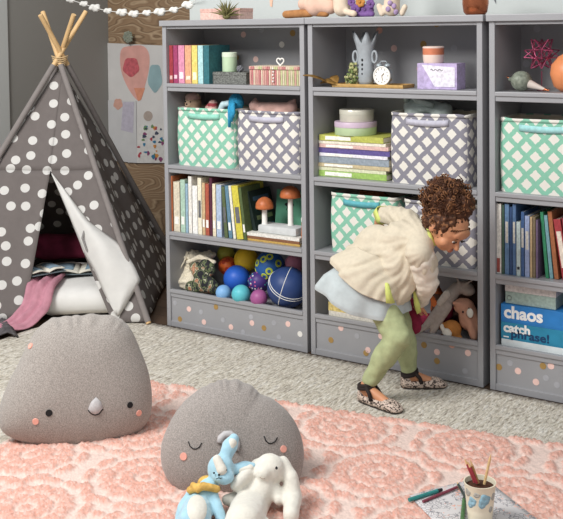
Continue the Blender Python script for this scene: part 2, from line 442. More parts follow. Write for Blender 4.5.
# ------------------------------------------------------------------ teepee
TA = Vector((-.906, .13, 1.40)); FRf = Vector((-.08, -.06, 0)); FLf = Vector((-1.227, -.82, 0)); RRf = Vector((-.83, 1.10, 0)); RLf = Vector((-1.85, .36, 0))
tn = (FLf-TA).cross(FRf-TA).normalized()
tent = thing('play_teepee', 'grey teepee tent with white polka dots and an open front flap', 'tent', (TA.x, TA.y, 0))
TO = Vector((TA.x, TA.y, 0))
tdots = dotsmat('polka_canvas', '#837B78')
def tent_uv(a, b, off=0):
    ex = (b-a).normalized(); n = ex.cross(TA-a).normalized(); ey = n.cross(ex)
    return lambda p: ((p-a).dot(ex)+off, (p-a).dot(ey))
def panel(mb, L, Rr, n, uvf, nu, nv, amp=.012, ph=0, off=0):
    """L, Rr : functions t-> point down each edge"""
    rows = []; uvs = []
    for j in range(nv+1):
        t = j/nv; a = L(t); b = Rr(t); r = []; q = []
        for i in range(nu+1):
            s = i/nu; p = a.lerp(b, s); q.append(uvf(p))
            k = math.sin(s*PI)**.7*(.25+t)
            tg = 1-p.z/TA.z; uu = q[-1][0]; p = p+n*(off+amp*math.sin(PI*min(1, tg*.9))*(math.sin(uu*11+ph+tg*2)+.5*math.sin(uu*23+ph*2)-.7)); r.append(p-TO)
        rows.append(r); uvs.append(q)
    mb.grid(rows, 0, uv=lambda i, j: uvs[i][j])
def E_(a, b): return lambda t: a.lerp(b, t)
slit = hitp(50, 170, TA, tn); ol = hitp(23, 319, TA, tn); orr = hitp(112, 322, TA, tn)
ts = 1-slit.z/TA.z
tl = lambda F: TA.lerp(F, ts)
nout = tn if tn.dot(CAM-TA) > 0 else -tn
fuv = tent_uv(FLf, FRf)
mb = MB()
A1 = TA.lerp(FLf, .03); A2 = TA.lerp(FRf, .03)
panel(mb, E_(A1, tl(FLf)), lambda t: A2.lerp(slit, t) , nout, fuv, 14, 16, .010, 1)
panel(mb, lambda t: A2.lerp(slit, t), E_(A2, tl(FRf)), nout, fuv, 10, 16, .010, 1)
FLb = FLf.copy(); FLb.z = .03; FRb = TA.lerp(FRf, .985)
panel(mb, E_(tl(FLf), TA.lerp(FLf, .97)), E_(slit, ol), nout, fuv, 18, 24, .010, 1)
panel(mb, E_(slit, orr), E_(tl(FRf), FRb), nout, fuv, 14, 24, .010, 1)
obj('front_panel', mb, tdots, tent, smooth='all', solid=.003)
def side(name, a, b, ph):
    n = (a-TA).cross(b-TA).normalized(); c = (FRf+FLf+RRf+RLf)/4
    if n.dot((a+b)/2-c) < 0: n = -n
    mb = MB(); panel(mb, E_(TA.lerp(a, .03), TA.lerp(a, .985)), E_(TA.lerp(b, .03), TA.lerp(b, .985)), n, tent_uv(a, b, ph), 24, 30, .014, ph)
    obj(name, mb, tdots, tent, smooth='all', solid=.003)
side('right_panel', FRf, RRf, 1.3); side('rear_panel', RRf, RLf, 2.4); side('left_panel', RLf, FLf, 3.1)
apx = [(FRf, (-.004, -.012)), (RRf, (.016, .010)), (FLf, (.012, -.020)), (RLf, (-.014, .016))]
for F, (dx, dy) in apx:
    a = Vector((TA.x+dx, TA.y+dy, TA.z+.05)); tip = a+(a-F)*(.185 if F in (FRf, FLf, ) else .17)
    b = MB(); b.tube([F+Vector((0, 0, .012))-TO, (F.lerp(a, .5))-TO, a-TO, tip-TO], .0145, seg=12)
    obj('pole', b, 'pole_wood', tent, smooth=True)
    b = MB(); up_ = TA-F; b.tube([F.lerp(a, .006)+Vector((0, 0, .012))-TO, F.lerp(a, .5)-TO, F.lerp(a, .965)-TO], .0175, seg=12)
    obj('corner_sleeve', b, M('canvas_seam', '#857E7B', .9, .06, 30, .3), tent, smooth=True)
b = MB()
for k in range(5):
    z = TA.z+.0+.012*k; b.tube([(.034*math.cos(q)*(1+.1*k), .034*math.sin(q)*(1+.1*k), z+.006*math.sin(q*2)) for q in np.linspace(0, 2*PI, 18)[:-1]], .0035, closed=True)
obj('rope_lashing', b, M('rope', '#C9AE85', .9), tent, smooth=True)
# folded-back flap with the pale lining outwards
fl = [(52, 174), (68, 212), (85, 254), (94, 270), (104, 292), (116, 315)]
fr_ = [(54, 176), (89, 222), (121, 245), (135, 267), (141, 281), (120, 315)]
rows = []
def samp(P, t):
    n = len(P)-1; x = min(t*n, n-1e-6); i = int(x); f = x-i; return (P[i][0]*(1-f)+P[i+1][0]*f, P[i][1]*(1-f)+P[i+1][1]*f)
for j in range(25):
    t = j/24; a = samp(fl, t); c = samp(fr_, t); r = []
    for i in range(11):
        s = i/10; q = hitp(a[0]*(1-s)+c[0]*s, a[1]*(1-s)+c[1]*s, TA, tn)
        r.append(q+nout*(.012+.05*math.sin(s*PI)*math.sin(t*PI)**.6+.006*math.sin(s*8+t*9))-TO)
    rows.append(r)
b = MB(); b.grid(rows); flap = obj('door_flap', b, M('lining', '#D6D4D0', .9, .03, 20, .2, 300), tent, smooth='all', solid=.004)
q0 = hitp(88, 222, TA, tn)+nout*.03-TO; q1 = hitp(84, 240, TA, tn)+nout*.05-TO; q2 = hitp(88, 252, TA, tn)+nout*.03-TO
b = MB(); b.tube([q0, q1, q2], .006); obj('flap_tie', b, M('tie_grey', '#8a8785', .9), flap, smooth=True)

# inside the teepee
exv = (FRf-FLf).normalized(); eyv = Vector((-exv.y, exv.x, 0)); c0 = (FLf+FRf)/2; trz = math.atan2(exv.y, exv.x)
def TL(a, b_, z=0): v = c0+exv*a+eyv*b_; return Vector((v.x, v.y, z))
def soft(name, sx, sy, sz, mats, parent=None, disp=.004, nx=30, p=4, seed=0):
    b = MB(); rows = []; n1, n2 = 28, 18
    for i in range(n2+1):
        ph = -PI/2+PI*i/n2; r = []
        for j in range(n1+1):
            th = 2*PI*j/n1
            sg = lambda x, e: math.copysign(abs(x)**e, x)
            e = 2/p
            P = Vector((sx/2*sg(math.cos(ph), .6)*sg(math.cos(th), e), sy/2*sg(math.cos(ph), .6)*sg(math.sin(th), e), sz/2*sg(math.sin(ph), .7)+sz/2))
            P += Vector((0, 0, 1))*disp*noise.noise(P*9+Vector((seed, 0, 0)))*3
            r.append(P)
        rows.append(r)
    b.grid(rows); bmesh.ops.remove_doubles(b.bm, verts=b.bm.verts, dist=1e-5)
    return obj(name, b, mats, parent, smooth='all')
o = soft('floor_mattress', .66, .74, .19, 'white_cotton', disp=.006, p=6); o.location = TL(.30, .455, .003); o.rotation_euler.z = trz
tag(o, 'white padded mat filling the floor of the teepee', 'mat')
o = soft('cushion', .62, .16, .155, M('maroon_print', '#7A2A42', .9, .45, 9, .3), disp=.006, seed=3); o.location = TL(.14, .80, .192); o.rotation_euler.z = trz
tag(o, 'maroon patterned cushion standing at the back inside the teepee', 'cushion')
# pink blanket spilling out of the door
def ribbon_sheet(name, path, width, wdir, mats, seed=0, wob=.015, nn=30, m=12, th=.008):
    rows = []; pts = [Vector(p) for p in path]
    for i in range(nn+1):
        x = i/nn*(len(pts)-1); k = min(int(x), len(pts)-2); f = x-k; f2 = f
        p0 = pts[max(k-1, 0)]; p1 = pts[k]; p2 = pts[k+1]; p3 = pts[min(k+2, len(pts)-1)]
        c = .5*((2*p1)+(-p0+p2)*f+(2*p0-5*p1+4*p2-p3)*f*f+(-p0+3*p1-3*p2+p3)*f**3)
        r = []
        for j in range(m+1):
            s = j/m-.5; q = c+Vector(wdir)*(width*s); q.z += wob*(math.sin(s*16+i*.12+seed)+.6*noise.noise(q*14)); q.z = max(q.z, .014); r.append(q)
        rows.append(r)
    b = MB(); b.grid(rows); return obj(name, b, mats, smooth='all', solid=th)
o = ribbon_sheet('throw_blanket', [TL(.10, .34, .196), TL(.10, .24, .212), TL(.085, .10, .20), TL(.07, .03, .11), TL(-.0, -.06, .04), TL(-.12, -.13, .03)], .15, exv, 'pink_blanket', 1)
tag(o, 'dusty pink blanket spilling out of the left side of the teepee door', 'blanket')
o = ribbon_sheet('rag_rug', [TL(-.30, .06, .03), TL(-.22, -.08, .035), TL(-.13, -.22, .03)], .34, exv, M('charcoal_wool', '#5A5658', .95, .4, 30, .6), 5, .016)
tag(o, 'crumpled charcoal fringed throw on the floor under the pink blanket', 'blanket')

def book_shape(t, h, d, parent=None, cover='white', pages='pages', name='book', loc=(0, 0, 0), rot=None, title=None):
    """standing book: spine faces -y, x = thickness, z = height"""
    c = MB(); k = min(.0025, t*.16)
    c.box(-t/2, 0, 0, -t/2+k, d, h); c.box(t/2-k, 0, 0, t/2, d, h); c.box(-t/2, -.001, 0, t/2, k, h, bev=k*.4)
    o = obj(name, c, cover, parent, loc=loc, rot=rot)
    obj('pages', MB().box(-t/2+k, k, .003, t/2-k, d-.004, h-.003), pages, o)
    if title:
        obj('spine_title', MB().box(-t*.32, -.0022, h*title[1], t*.32, -.0008, h*title[2]), title[0], o)
    return o
def open_book(name, loc, rz, label, sz=.14, h=.2, col='book_cream'):
    t = thing(name, label, 'book', loc, rz)
    M('book_cream', '#D9D5C8', .8, .2, 30); M('book_ink', '#7C93A3', .8, .3, 40)
    for s in (-1, 1):
        rows = []
        for i in range(11):
            u = i/10; z = .004+.022*math.sin(min(1, u*1.6)*PI*.5)*(1-u*.5)
            rows.append([(s*u*sz, -h/2, z), (s*u*sz, h/2, z)])
        b = MB(); b.grid(rows, 0); obj('page_spread', b, 'book_cream', t, smooth='all', solid=.006)
        rows = [[(x*1.0, y*.7, z+.0042) for (x, y, z) in r] for r in rows[2:-1]]
        b = MB(); b.grid(rows, 0); obj('illustration', b, 'book_ink', t, smooth='all', solid=.001)
    obj('cover', MB().box(-sz-.004, -h/2-.004, -.003, sz+.004, h/2+.004, 0), M('cover_grey', '#6E7A80', .7), t)
    return t
open_book('picture_book', TL(.24, .42, .212), trz+.1, 'open picture book lying on the white mat inside the teepee', .17, .22)
open_book('story_book', TL(.05, .27, .245), trz+.7, 'open book lying at the left on the pink blanket inside the teepee', .10, .18)

# ------------------------------------------------------------------ things on the alcove wall
def AW(x, y, Y=1.70): return PW(x, y, Y)
def pxpoly(mb, pts, Y, th, mi, org):
    if 6 < len(pts) < 13: n = len(pts); pts = [tuple(.5*((2*pts[i][c])+(pts[(i+1) % n][c]-pts[i-1][c])*f+(2*pts[i-1][c]-5*pts[i][c]+4*pts[(i+1) % n][c]-pts[(i+2) % n][c])*f*f+(-pts[i-1][c]+3*pts[i][c]-3*pts[(i+1) % n][c]+pts[(i+2) % n][c])*f**3) for c in (0, 1)) for i in range(n) for f in (0, .25, .5, .75)]
    mb.prism([PW(x, y, Y)-org for x, y in pts], (0, th, 0), mi)
def circ(cx, cy, rx, ry, n=20, wob=0, seed=0): return [(cx+rx*math.cos(a)*(1+wob*math.sin(5*a+seed)), cy+ry*math.sin(a)*(1+wob*math.sin(5*a+seed))) for a in np.linspace(0, 2*PI, n+1)[:-1]]
po = AW(135, 165)
t = thing('art_poster', 'white paper sheet printed with a pink balloon and a teal balloon', 'poster', po)
b = MB(); pxpoly(b, [(107, 43), (172, 46), (172, 163), (128, 163), (104, 100)], 1.708, .006, 0, po)
for i, (pts, c) in enumerate([([(121, 50), (131, 46), (143, 46), (149, 54), (149, 68), (146, 82), (141, 98), (137, 100), (128, 88), (121, 70)], 1), (circ(155, 78, 7, 14, 26, .06), 2), ([(134, 88), (145, 88), (141, 100), (138, 101)], 4)]):
    pxpoly(b, pts, 1.7065-.0006*i, .001, c, po)
pxpoly(b, circ(131, 67, 8, 9.5, 40, .06), 1.7045, .001, 3, po)
obj('printed_sheet', b, [M('paper_w', '#D5D2CF', .9, .04, 6), M('balloon_pink', '#DDA79C', .9, .12, 8), M('balloon_teal', '#93AEB2', .9, .12, 8), M('flower_red', '#C4636A', .9, .2, 40), M('balloon_orange', '#DA9478', .9)], t)
b = MB(); pxpoly(b, [(104, 100), (136, 101), (137, 163), (105, 160)], 1.700, .002, 0, po); pxpoly(b, [(123, 102), (134, 102), (133, 133), (121, 130)], 1.6985, .001, 1, po); pxpoly(b, circ(118, 104, 4.5, 5.5, 16, .1), 1.6975, .001, 2, po); pxpoly(b, circ(148, 116, 4.5, 5), 1.705, .001, 3, po)
obj('pinned_drawing', b, [M('paper_g', '#CBCACA', .9, .05, 8), M('lilac_ink', '#BDB7C4', .9, .1, 30), M('peach_ink', '#D1A393', .9), M('taupe_ink', '#AFA197', .9)], t)
b = MB(); pxpoly(b, [(137, 124), (172, 124), (172, 163), (137, 163)], 1.702, .001, 0, po)
r2 = random.Random(3)
for k in range(34):
    cx, cy = 138+r2.random()*26, 126+r2.random()*34; pxpoly(b, circ(cx, cy, .8+1.3*r2.random(), .8+1.6*r2.random(), 8, .2, k), 1.7005-.0001*k, .0008, 1+k % 6, po)
obj('flower_drawing', b, [M('paper_w2', '#D9D6D2', .9), M('d_blue', '#3E7C9E', .9), M('d_orange', '#D08E4C', .9), M('d_plum', '#8A4A70', .9), M('d_dark', '#4a4f60', .9), M('d_green', '#6E8F63', .9), M('d_red', '#B4505A', .9)], t)
# felt ornament
q = AW(128, 37, 1.66); b = MB()
for k in range(40):
    a = k*2.4; rr = .042*math.sqrt(k/40); b.ball((rr*math.cos(a), .0, rr*math.sin(a)), (.011, .012, .011), u=8, v=6)
o = obj('felt_rosette', b, M('sage_felt', '#8E9384', .95, .3, 80), smooth='all', loc=q); tag(o, 'small sage green felt rosette pinned above the balloon sheet', 'ornament')
b = MB(); b.tube([(0, -.01, 0), (.0, .0, -.05)], .002); obj('hanging_string', b, 'rope', o)
b = MB(); b.cone((0, .03, .01), (0, .06, .01), .004, .004); obj('pin', b, 'rope', o)
# garland of white puffs
gp = [(60, -3), (71, 0), (84, 4), (95, 8), (108, 11), (122, 12.5), (134, 14), (147, 13), (160, 12), (174, 10), (188, 5), (200, -3)]
def gpt(x, y):
    f = (x-60)/140; return PW(x, y, .95-.62*f)
t = thing('garland', 'white felt garland strung high across the corner above the teepee', 'garland', gpt(84, 4)); go = gpt(84, 4)
b = MB(); b.tube([gpt(*p)-go for p in gp], .0025); obj('string', b, 'chalk', t)
for k, (x, y) in enumerate(gp[1:-1]):
    c = gpt(x, y)-go; s = .8+.5*rnd.random(); prs = [('e', c+Vector((s*.022*math.cos(a), s*.012*math.sin(a*1.7), s*.013*math.sin(a))), (.018*s, .015*s, .013*s)) for a in np.linspace(0, 5.4, 6)]
    blob('puff', prs, 'chalk', t, voxel=.006, smooth=2)
# ------------------------------------------------------------------ lattice bins
LAT = {'green': lattice('green_lattice', '#86BEA6'), 'grey': lattice('grey_lattice', '#87858F')}
M('bin_lining', '#D8CDBD', .9, .05, 30); M('teal_strap', '#5DA7B0', .8, .15, 60); M('mint_strap', '#8FCBB8', .8, .12, 60); M('aqua_strap', '#A0D2D2', .8, .12, 60); M('strap_grey', '#B9B7C4', .85, .1, 60)
def bin_(x0, x1, z, h, col, label, grp, y=.03, d=.27, strap='teal_strap', rz=0):
    w_ = x1-x0; t = thing('storage_bin', label, 'storage bin', ((x0+x1)/2, y, z), rz, grp)
    def shell(ins, top, bot, bul=.006):
        rows = []
        n = 48
        for j in range(9):
            f = j/8; z_ = bot+(top-bot)*f; r = []
            for i in range(n):
                a = 2*PI*i/n+.001; e = .24
                cx = math.copysign(abs(math.cos(a))**e, math.cos(a)); cy = math.copysign(abs(math.sin(a))**e, math.sin(a))
                k = 1+.0*f; bl = bul*math.sin(f*PI)
                r.append(((w_/2-ins+bl)*cx, d/2+(d/2-ins+bl)*cy, z_+(.004*noise.noise(Vector((i*.25, col == 'grey', x0*5))) if j == 8 else 0)))
            rows.append(r+[r[0]])
        return rows
    b = MB(); b.grid(shell(0, h, 0.0)); b.mi = 1; b.grid(shell(.006, h-.001, .02), 1)
    b.mi = 0; b.box(-w_/2+.01, .01, .0, w_/2-.01, d-.01, .012)
    bmesh.ops.remove_doubles(b.bm, verts=b.bm.verts, dist=1e-5)
    obj('bin_body', b, [LAT[col], 'bin_lining'], t, smooth='all', boxuv=True)
    rows = shell(-.002, h+.004, h-.012, 0); rows = [[Vector(p) for p in r] for r in rows[::4]]
    b = MB(); b.grid(rows); obj('rim', b, LAT[col], t, smooth='all', boxuv=True, solid=.004)
    b = MB(); s = w_*.27; P = [(-s, -.004, h-.036), (-s*.8, -.007, h-.038), (-s*.3, -.009, h-.041), (s*.3, -.009, h-.041), (s*.8, -.007, h-.038), (s, -.004, h-.036)]
    rows = [[(x, yy, zz+.014), (x, yy, zz-.014)] for x, yy, zz in P]
    b.grid(rows); obj('handle', b, strap, t, smooth='all', solid=.004)
    return t
GG, GY = 'green lattice storage bins', 'grey lattice storage bins'
bin_(.058, .442, ZS['B'], .305, 'green', 'green and white lattice bin beside the grey one in the left bookcase', GG, strap='mint_strap')
bin_(.455, .842, ZS['B'], .305, 'grey', 'grey and white lattice bin in the left bookcase, holding a pink plush', GY, strap='strap_grey')
bin_(1.34, 1.73, ZS['B'], .325, 'grey', 'grey and white lattice bin beside the book stack in the middle bookcase', GY, strap='strap_grey')
bin_(1.01, 1.37, ZS['C'], .285, 'green', 'green and white lattice bin behind the bending child', GG)
bin_(1.405, 1.765, ZS['C'], .285, 'grey', 'grey and white lattice bin behind the head of the child', GY, strap='strap_grey')
bin_(UX[2]+.03, UX[2]+.445, ZS['B'], .32, 'green', 'green and white lattice bin in the bookcase cut off at the right', GG, strap='aqua_strap')

# plush toys sticking out of the bins
def SP(x, y, Y=.15): return PW(x, y, Y)
M('bear_tan', '#C0A48A', .95, .1, 60, .4); M('rose_plush', '#D8B0A6', .95, .06, 50, .4, sheen=.3); M('yarn_blue', '#2E8FB8', .8, .25, 70, .5, 150); M('yarn_pale', '#C6DCE0', .9, .1, 60, .4)
M('red_cloth', '#A84A50', .9); M('ice_fleece', '#B9C4C0', .95, .1, 50, .5, 160); M('rust', '#96542F', .9, .2, 60, .4)
zb = ZS['B']
def S0(x, y, Y=.15): return Vector(PW(x, y, Y))
c = S0(193, 99, .16)
t = thing('teddy_bear', 'tan teddy bear peeking out at the left of the green bin', 'plush toy', (c.x, c.y, zb+.014))
o = Vector((c.x, c.y, zb+.014)); hc = c-o
blob('body', [('e', hc+Vector((0, 0, -.02)), (.048, .045, .045)), ('e', hc+Vector((-.035, 0, .015)), (.016, .012, .016)), ('e', hc+Vector((.03, 0, .018)), (.016, .012, .016)), ('e', hc+Vector((0, -.04, -.028)), (.022, .016, .018)),
  ('l', hc+Vector((0, 0, -.04)), .045, Vector((0, 0, .05)), .05)], 'bear_tan', t, .006, 4)
obj('knit_hat', MB().ball(hc+Vector((0, 0, .006)), (.043, .042, .03)), 'rose_plush', t, smooth='all')
o_ = MB(); [o_.ball(hc+Vector((s*.017, -.045, -.012)), .004) for s in (-1, 1)]; o_.ball(hc+Vector((0, -.056, -.024)), .005); obj('eyes_and_nose', o_, 'black', t, smooth='all')
c = S0(213, 103, .12); o = Vector((c.x, c.y, zb+.014))
t = thing('striped_doll', 'small red and white plush doll between the bear and the blue yarn toy', 'plush toy', o)
blob('body', [('e', (0, 0, c.z-o.z-.01), (.028, .026, .03)), ('l', (0, 0, c.z-o.z-.04), .03, (0, 0, .04), .04), ('l', (-.03, .0, c.z-o.z-.02), .016, (-.05, 0, c.z-o.z-.05), .012)], ['red_cloth', 'rose_plush'], t, .005, 3, pick=lambda p: int(p.z*60) % 2)
c = S0(234, 103, .08); o = Vector((c.x, .10, zb+.014)); hh = c.z-o.z
t = thing('yarn_octopus', 'bright blue yarn octopus with a pale arm on the rim of the green bin', 'plush toy', o)
b = MB(); b.ball((0, 0, hh), (.042, .04, .045))
for k in range(22):
    a = k*.9; b.tube([(.036*math.cos(a)*s, .034*math.sin(a)*s, hh+.045*math.sqrt(max(0, 1-s*s*.9))+.002) for s in np.linspace(0, 1, 6)], .004)
obj('yarn_head', b, 'yarn_blue', t, smooth='all')
for (dx, dy, l) in ((.02, -.085, .10), (.035, -.085, .07), (.045, -.07, .05)):
    obj('yarn_arm', MB().tube([(0, -.02, hh-.01), (dx*.6, -.06, hh+.0), (dx, -.087, hh-.02), (dx*1.05, -.09, hh-.02-l*.5), (dx*.9, -.088, hh-.02-l)], [.012, .012, .010, .009, .007], seg=8), 'yarn_blue', t, smooth='all')
blob('pale_arm', [('l', (-.02, 0, hh-.0), .018, (-.07, -.02, hh-.01), .018), ('l', (-.07, -.02, hh-.01), .018, (-.10, -.01, hh-.06), .02)], 'yarn_pale', t, .005, 3)
c = S0(268, 107, .10); o = Vector((c.x, .15, zb+.014)); hh = c.z-o.z
t = thing('pink_plush', 'pale pink plush animal lying across the top of the grey bin', 'plush toy', o)
blob('body', [('l', (-.09, 0, hh-.01), .030, (.08, 0, hh-.01), .034), ('e', (-.11, -.01, hh+.0), (.032, .03, .032)), ('e', (-.115, -.0, hh+.026), (.014, .010, .018)), ('e', (.11, 0, hh), (.034, .03, .034)), ('l', (.12, 0, hh+.01), .014, (.13, 0, hh+.034), .010),
   ('l', (-.05, 0, hh-.03), .05, (-.05, 0, .07), .07), ('l', (.06, 0, hh-.03), .05, (.06, 0, .07), .07)], 'rose_plush', t, .006, 4, .002, 30)
c = S0(423, 104, .13); o = Vector((c.x, .165, zb+.014)); hh = c.z-o.z
t = thing('fleece_blanket', 'pale grey green fleece blanket bundled in the bin beside the book stack', 'blanket', o)
blob('bundle', [('l', (-.08, 0, hh-.02), .035, (.0, -.02, hh-.01), .035), ('l', (0, -.02, hh-.01), .033, (.10, .0, hh-.025), .03), ('l', (-.08, 0, hh+.0), .025, (-.045, 0, hh+.028), .028), ('l', (-.06, 0, hh-.05), .05, (-.06, 0, .08), .08), ('l', (.08, 0, hh-.05), .05, (.08, 0, .08), .08)], 'ice_fleece', t, .006, 3, .004, 22)
obj('fringe', MB().tube([(-.09, -.02, hh+.01), (-.085, -.04, hh+.035), (-.05, -.05, hh+.04), (-.02, -.055, hh+.015), (.06, -.05, hh-.005)], .015), 'ice_fleece', t, smooth='all')
zc = ZS['C']
c = S0(375, 192, .15); o = Vector((c.x, .165, zc+.014)); hh = c.z-o.z
t = thing('rust_plush', 'rust brown plush peeking over the green bin behind the child', 'plush toy', o)
blob('body', [('e', (0, 0, hh-.03), (.07, .05, .035)), ('e', (-.06, 0, hh-.01), (.03, .03, .02)), ('l', (0, 0, hh-.04), .05, (0, 0, .07), .07)], 'rust', t, .006, 3, .006, 30)

# ------------------------------------------------------------------ books
BK = {}
def bookmat(hx):
    k = 'cover_'+hx
    if k not in MATS:
        c = [int(hx[i:i+2], 16) for i in (0, 2, 4)]; g_ = sum(c)/3; c = [int(x*.84+g_*.16) for x in c]
        M(k, '#%02x%02x%02x' % tuple(c), .5, .2, 70)
    return k
def shelf_books(rows, u, lvl, shelfname, grp, y=.022):
    z = ZS[lvl]
    for i, (xa, xb, ytop, hx, nm, lean, ttl) in enumerate(rows):
        a = PW(xa, 230 if lvl == 'C' else 80, y); c = PW(xb, 230 if lvl == 'C' else 80, y)
        top = PW((xa+xb)/2, ytop, y).z; h = top-z; t_ = (c.x-a.x)*.96
        lz = abs(math.sin(math.radians(lean)))*t_/2
        o = book_shape(t_, h/math.cos(math.radians(lean))-lz, .17+.03*((i*7) % 5)/5, None, bookmat(hx), 'pages', loc=((a.x+c.x)/2, y, z+lz+.0005), rot=(0, math.radians(lean), 0), title=(bookmat(ttl[0]), ttl[1], ttl[2]) if ttl else None)
        tag(o, nm, 'book', grp)
R1 = [(169.5, 173.3, 45.5, 'A5353E', 'dark red book at the left end of the rainbow row', 0, ('d8b0a8', .1, .2)), (173.7, 178.2, 45.5, 'A33A66', 'magenta book between the dark red and the pink one', 0, ('e0c0cc', .12, .22)), (178.6, 184.8, 45.5, 'DB86A6', 'pink book in the rainbow row', 0, ('f0d8e0', .12, .3)), (185.2, 191.6, 45.5, 'E2A077', 'orange book between the pink and the yellow one', 0, ('f0d8c0', .1, .2)), (192, 197.8, 45.5, 'E5CF66', 'yellow book beside the pale aqua one in the rainbow row', 0, ('f5eec0', .1, .3)), (198.2, 203.4, 45.5, 'A9D4D6', 'pale aqua book in the rainbow row', 0, None), (203.7, 209.5, 45.5, '2F6E78', 'dark teal book at the right end of the rainbow row', 0, None)]
shelf_books(R1, 0, 'A', '', 'rainbow row of books')
L2 = [(171.3, 173.4, 176, 'B4623A', 'thin rust book at the far left of the long book row', 0), (174.0, 180.5, 182, 'D9CDB4', 'cream book beside the thin rust one', 0), (181.0, 185.8, 180, 'A9C9B4', 'mint green book near the left of the long row', 0), (186.0, 188.6, 184, '8FB0C4', 'thin sky blue book between mint and white', 0), (188.9, 192.5, 176.5, 'E6E2D8', 'tall white book beside the thin sky blue one', 0), (192.8, 198, 186, 'EFEDE8', 'short white book in the long row', 0), (198.2, 202.2, 178, 'EDE3C8', 'ivory book between the short white and the tan one', 0), (202.5, 205.6, 183, 'CFAE80', 'tan book in the long row', 0), (205.8, 209.6, 184, 'B8553F', 'brick red book in the long row', 0), (210, 212.6, 178, '5E2B40', 'thin plum book beside the brick red one', 0), (212.9, 216.2, 184, 'E9D9B8', 'buff book beside the thin plum one', 0), (216.6, 222, 185, 'A9BCD8', 'white and light blue book in the long row', 0), (223, 226.4, 187, '5C6B45', 'thin olive green book leaning near the yellow one', -4), (226.8, 230.4, 186, '5C86A0', 'steel blue book leaning beside the olive one', -5), (230.8, 233.4, 186, 'E8E4D2', 'thin white book leaning against the yellow one', -6), (233.8, 240.6, 186, 'D8CB3E', 'bright yellow book leaning at the right of the long row', -7), (241, 243.8, 188, '56683C', 'thin moss green book leaning beyond the yellow one', -7)]
L2 = [r+((('6a6a70', .3, .6) if i % 3 == 0 else ('f2efe6', .15, .3)) if i not in (0, 3, 9) else None,) for i, r in enumerate(L2)]
z = ZS['C']
for i, (xa, xb, yt, hx, nm, lean, ttl) in enumerate(L2):
    y = .022; a = PW(xa, 232, y); c = PW(xb, 232, y); top = PW((xa+xb)/2-(0 if not lean else -1.5*0), yt, y).z
    # leaning books lean to the left: their feet stand further right
    sh = 0 if not lean else -math.tan(math.radians(lean))*(top-z)*.5
    t_ = (c.x-a.x)*.93; lr = math.radians(lean); lz = abs(math.sin(lr))*t_/2
    o = book_shape(t_, (top-z)/math.cos(lr)-lz, .17+.02*(i % 4), None, bookmat(hx), 'pages', loc=((a.x+c.x)/2+sh*1.15, y, z+lz+.0005), rot=(0, lr, 0), title=(bookmat(ttl[0]), ttl[1], ttl[2]) if ttl else None)
    tag(o, nm, 'book', 'long row of picture books')
# large dark book leaning against them
t_ = .02; a = PW(262, 238, .06)
o = book_shape(t_, .245, .20, None, bookmat('22312D'), 'pages', loc=(a.x-.045, .075, z+.004), rot=(0, math.radians(-14), math.radians(0)))
tag(o, 'large dark green book leaning at the end of the long row', 'book')
b = MB(); 
for k in range(4): b.box(t_/2+.0002, .03, .04+.05*k, t_/2+.0012, .17, .062+.05*k, mi=k % 3)
obj('cover_print', b, [bookmat('3E5C74'), bookmat('7C8A5A'), bookmat('2F5B50')], o)
# right bookcase row
Rr = [(494, 501.5, 203.5, 'DAD8CE', 'white book at the left end of the row in the right bookcase'), (501.9, 504.4, 205, '3F5B4A', 'thin dark green book beside the white one'), (504.8, 509.2, 204, '5C7FA8', 'blue book near the left in the right bookcase'), (509.5, 512.2, 207, '314C7A', 'navy book between two blue ones'), (512.5, 516, 204, '4E6F9C', 'denim blue book in the right bookcase'), (516.4, 520.6, 222, 'B9CBC9', 'short pale grey book in the right bookcase'), (521, 524.4, 212, '3B5D90', 'royal blue book beside the short pale one'), (524.8, 529.6, 216, '8A9CC4', 'periwinkle book in the right bookcase'), (530, 532.4, 217, 'B79B72', 'thin tan book in the right bookcase'), (532.8, 535.6, 217, '78694F', 'thin khaki book in the right bookcase'), (536, 537.9, 220, '6E5A78', 'very thin mauve book in the right bookcase')]
z = ZS['C']
for i, (xa, xb, yt, hx, nm) in enumerate(Rr):
    y = .022; a = PW(xa, 262, y); c = PW(xb, 262, y); top = PW((xa+xb)/2, yt, y).z
    o = book_shape((c.x-a.x)*.94, top-z, .18+.015*(i % 3), None, bookmat(hx), 'pages', loc=((a.x+c.x)/2, y, z+.0005), title=((bookmat('C8C4B8'), .45, .75) if i in (2, 4, 6, 7) else (bookmat('A0463E'), .02, .22) if i in (0,) else (bookmat('222a38'), .12, .17) if i == 5 else None))
    tag(o, nm, 'book', 'row of books in the right bookcase')
x = PW(541.5, 262, .045).x
for (hx, nm, t_, hh, ln, gap) in (('2F8A5E', 'emerald green book leaning left in the right bookcase', .015, .285, -5, 0), ('6FA0A8', 'dusty teal book leaning beside the emerald one', .016, .272, -5.5, .003), ('A8623A', 'rust orange book leaning beside the dusty teal one', .02, .29, -6, .004), ('A8343A', 'big red book leaning at the right edge of the row', .034, .26, -9, .014), ('8C3038', 'dark red book beyond the big red one', .02, .27, -9.5, .006)):
    lr = math.radians(ln); lz = abs(math.sin(lr))*t_/2
    o = book_shape(t_*.9, hh, .19, None, bookmat(hx), 'pages', loc=(x+gap+t_/2+.018, .045, z+lz+.0005), rot=(0, lr, 0), title=(bookmat('E0D2C0'), .2, .8) if t_ > .03 else None)
    tag(o, nm, 'book', 'row of books in the right bookcase'); x += t_+gap
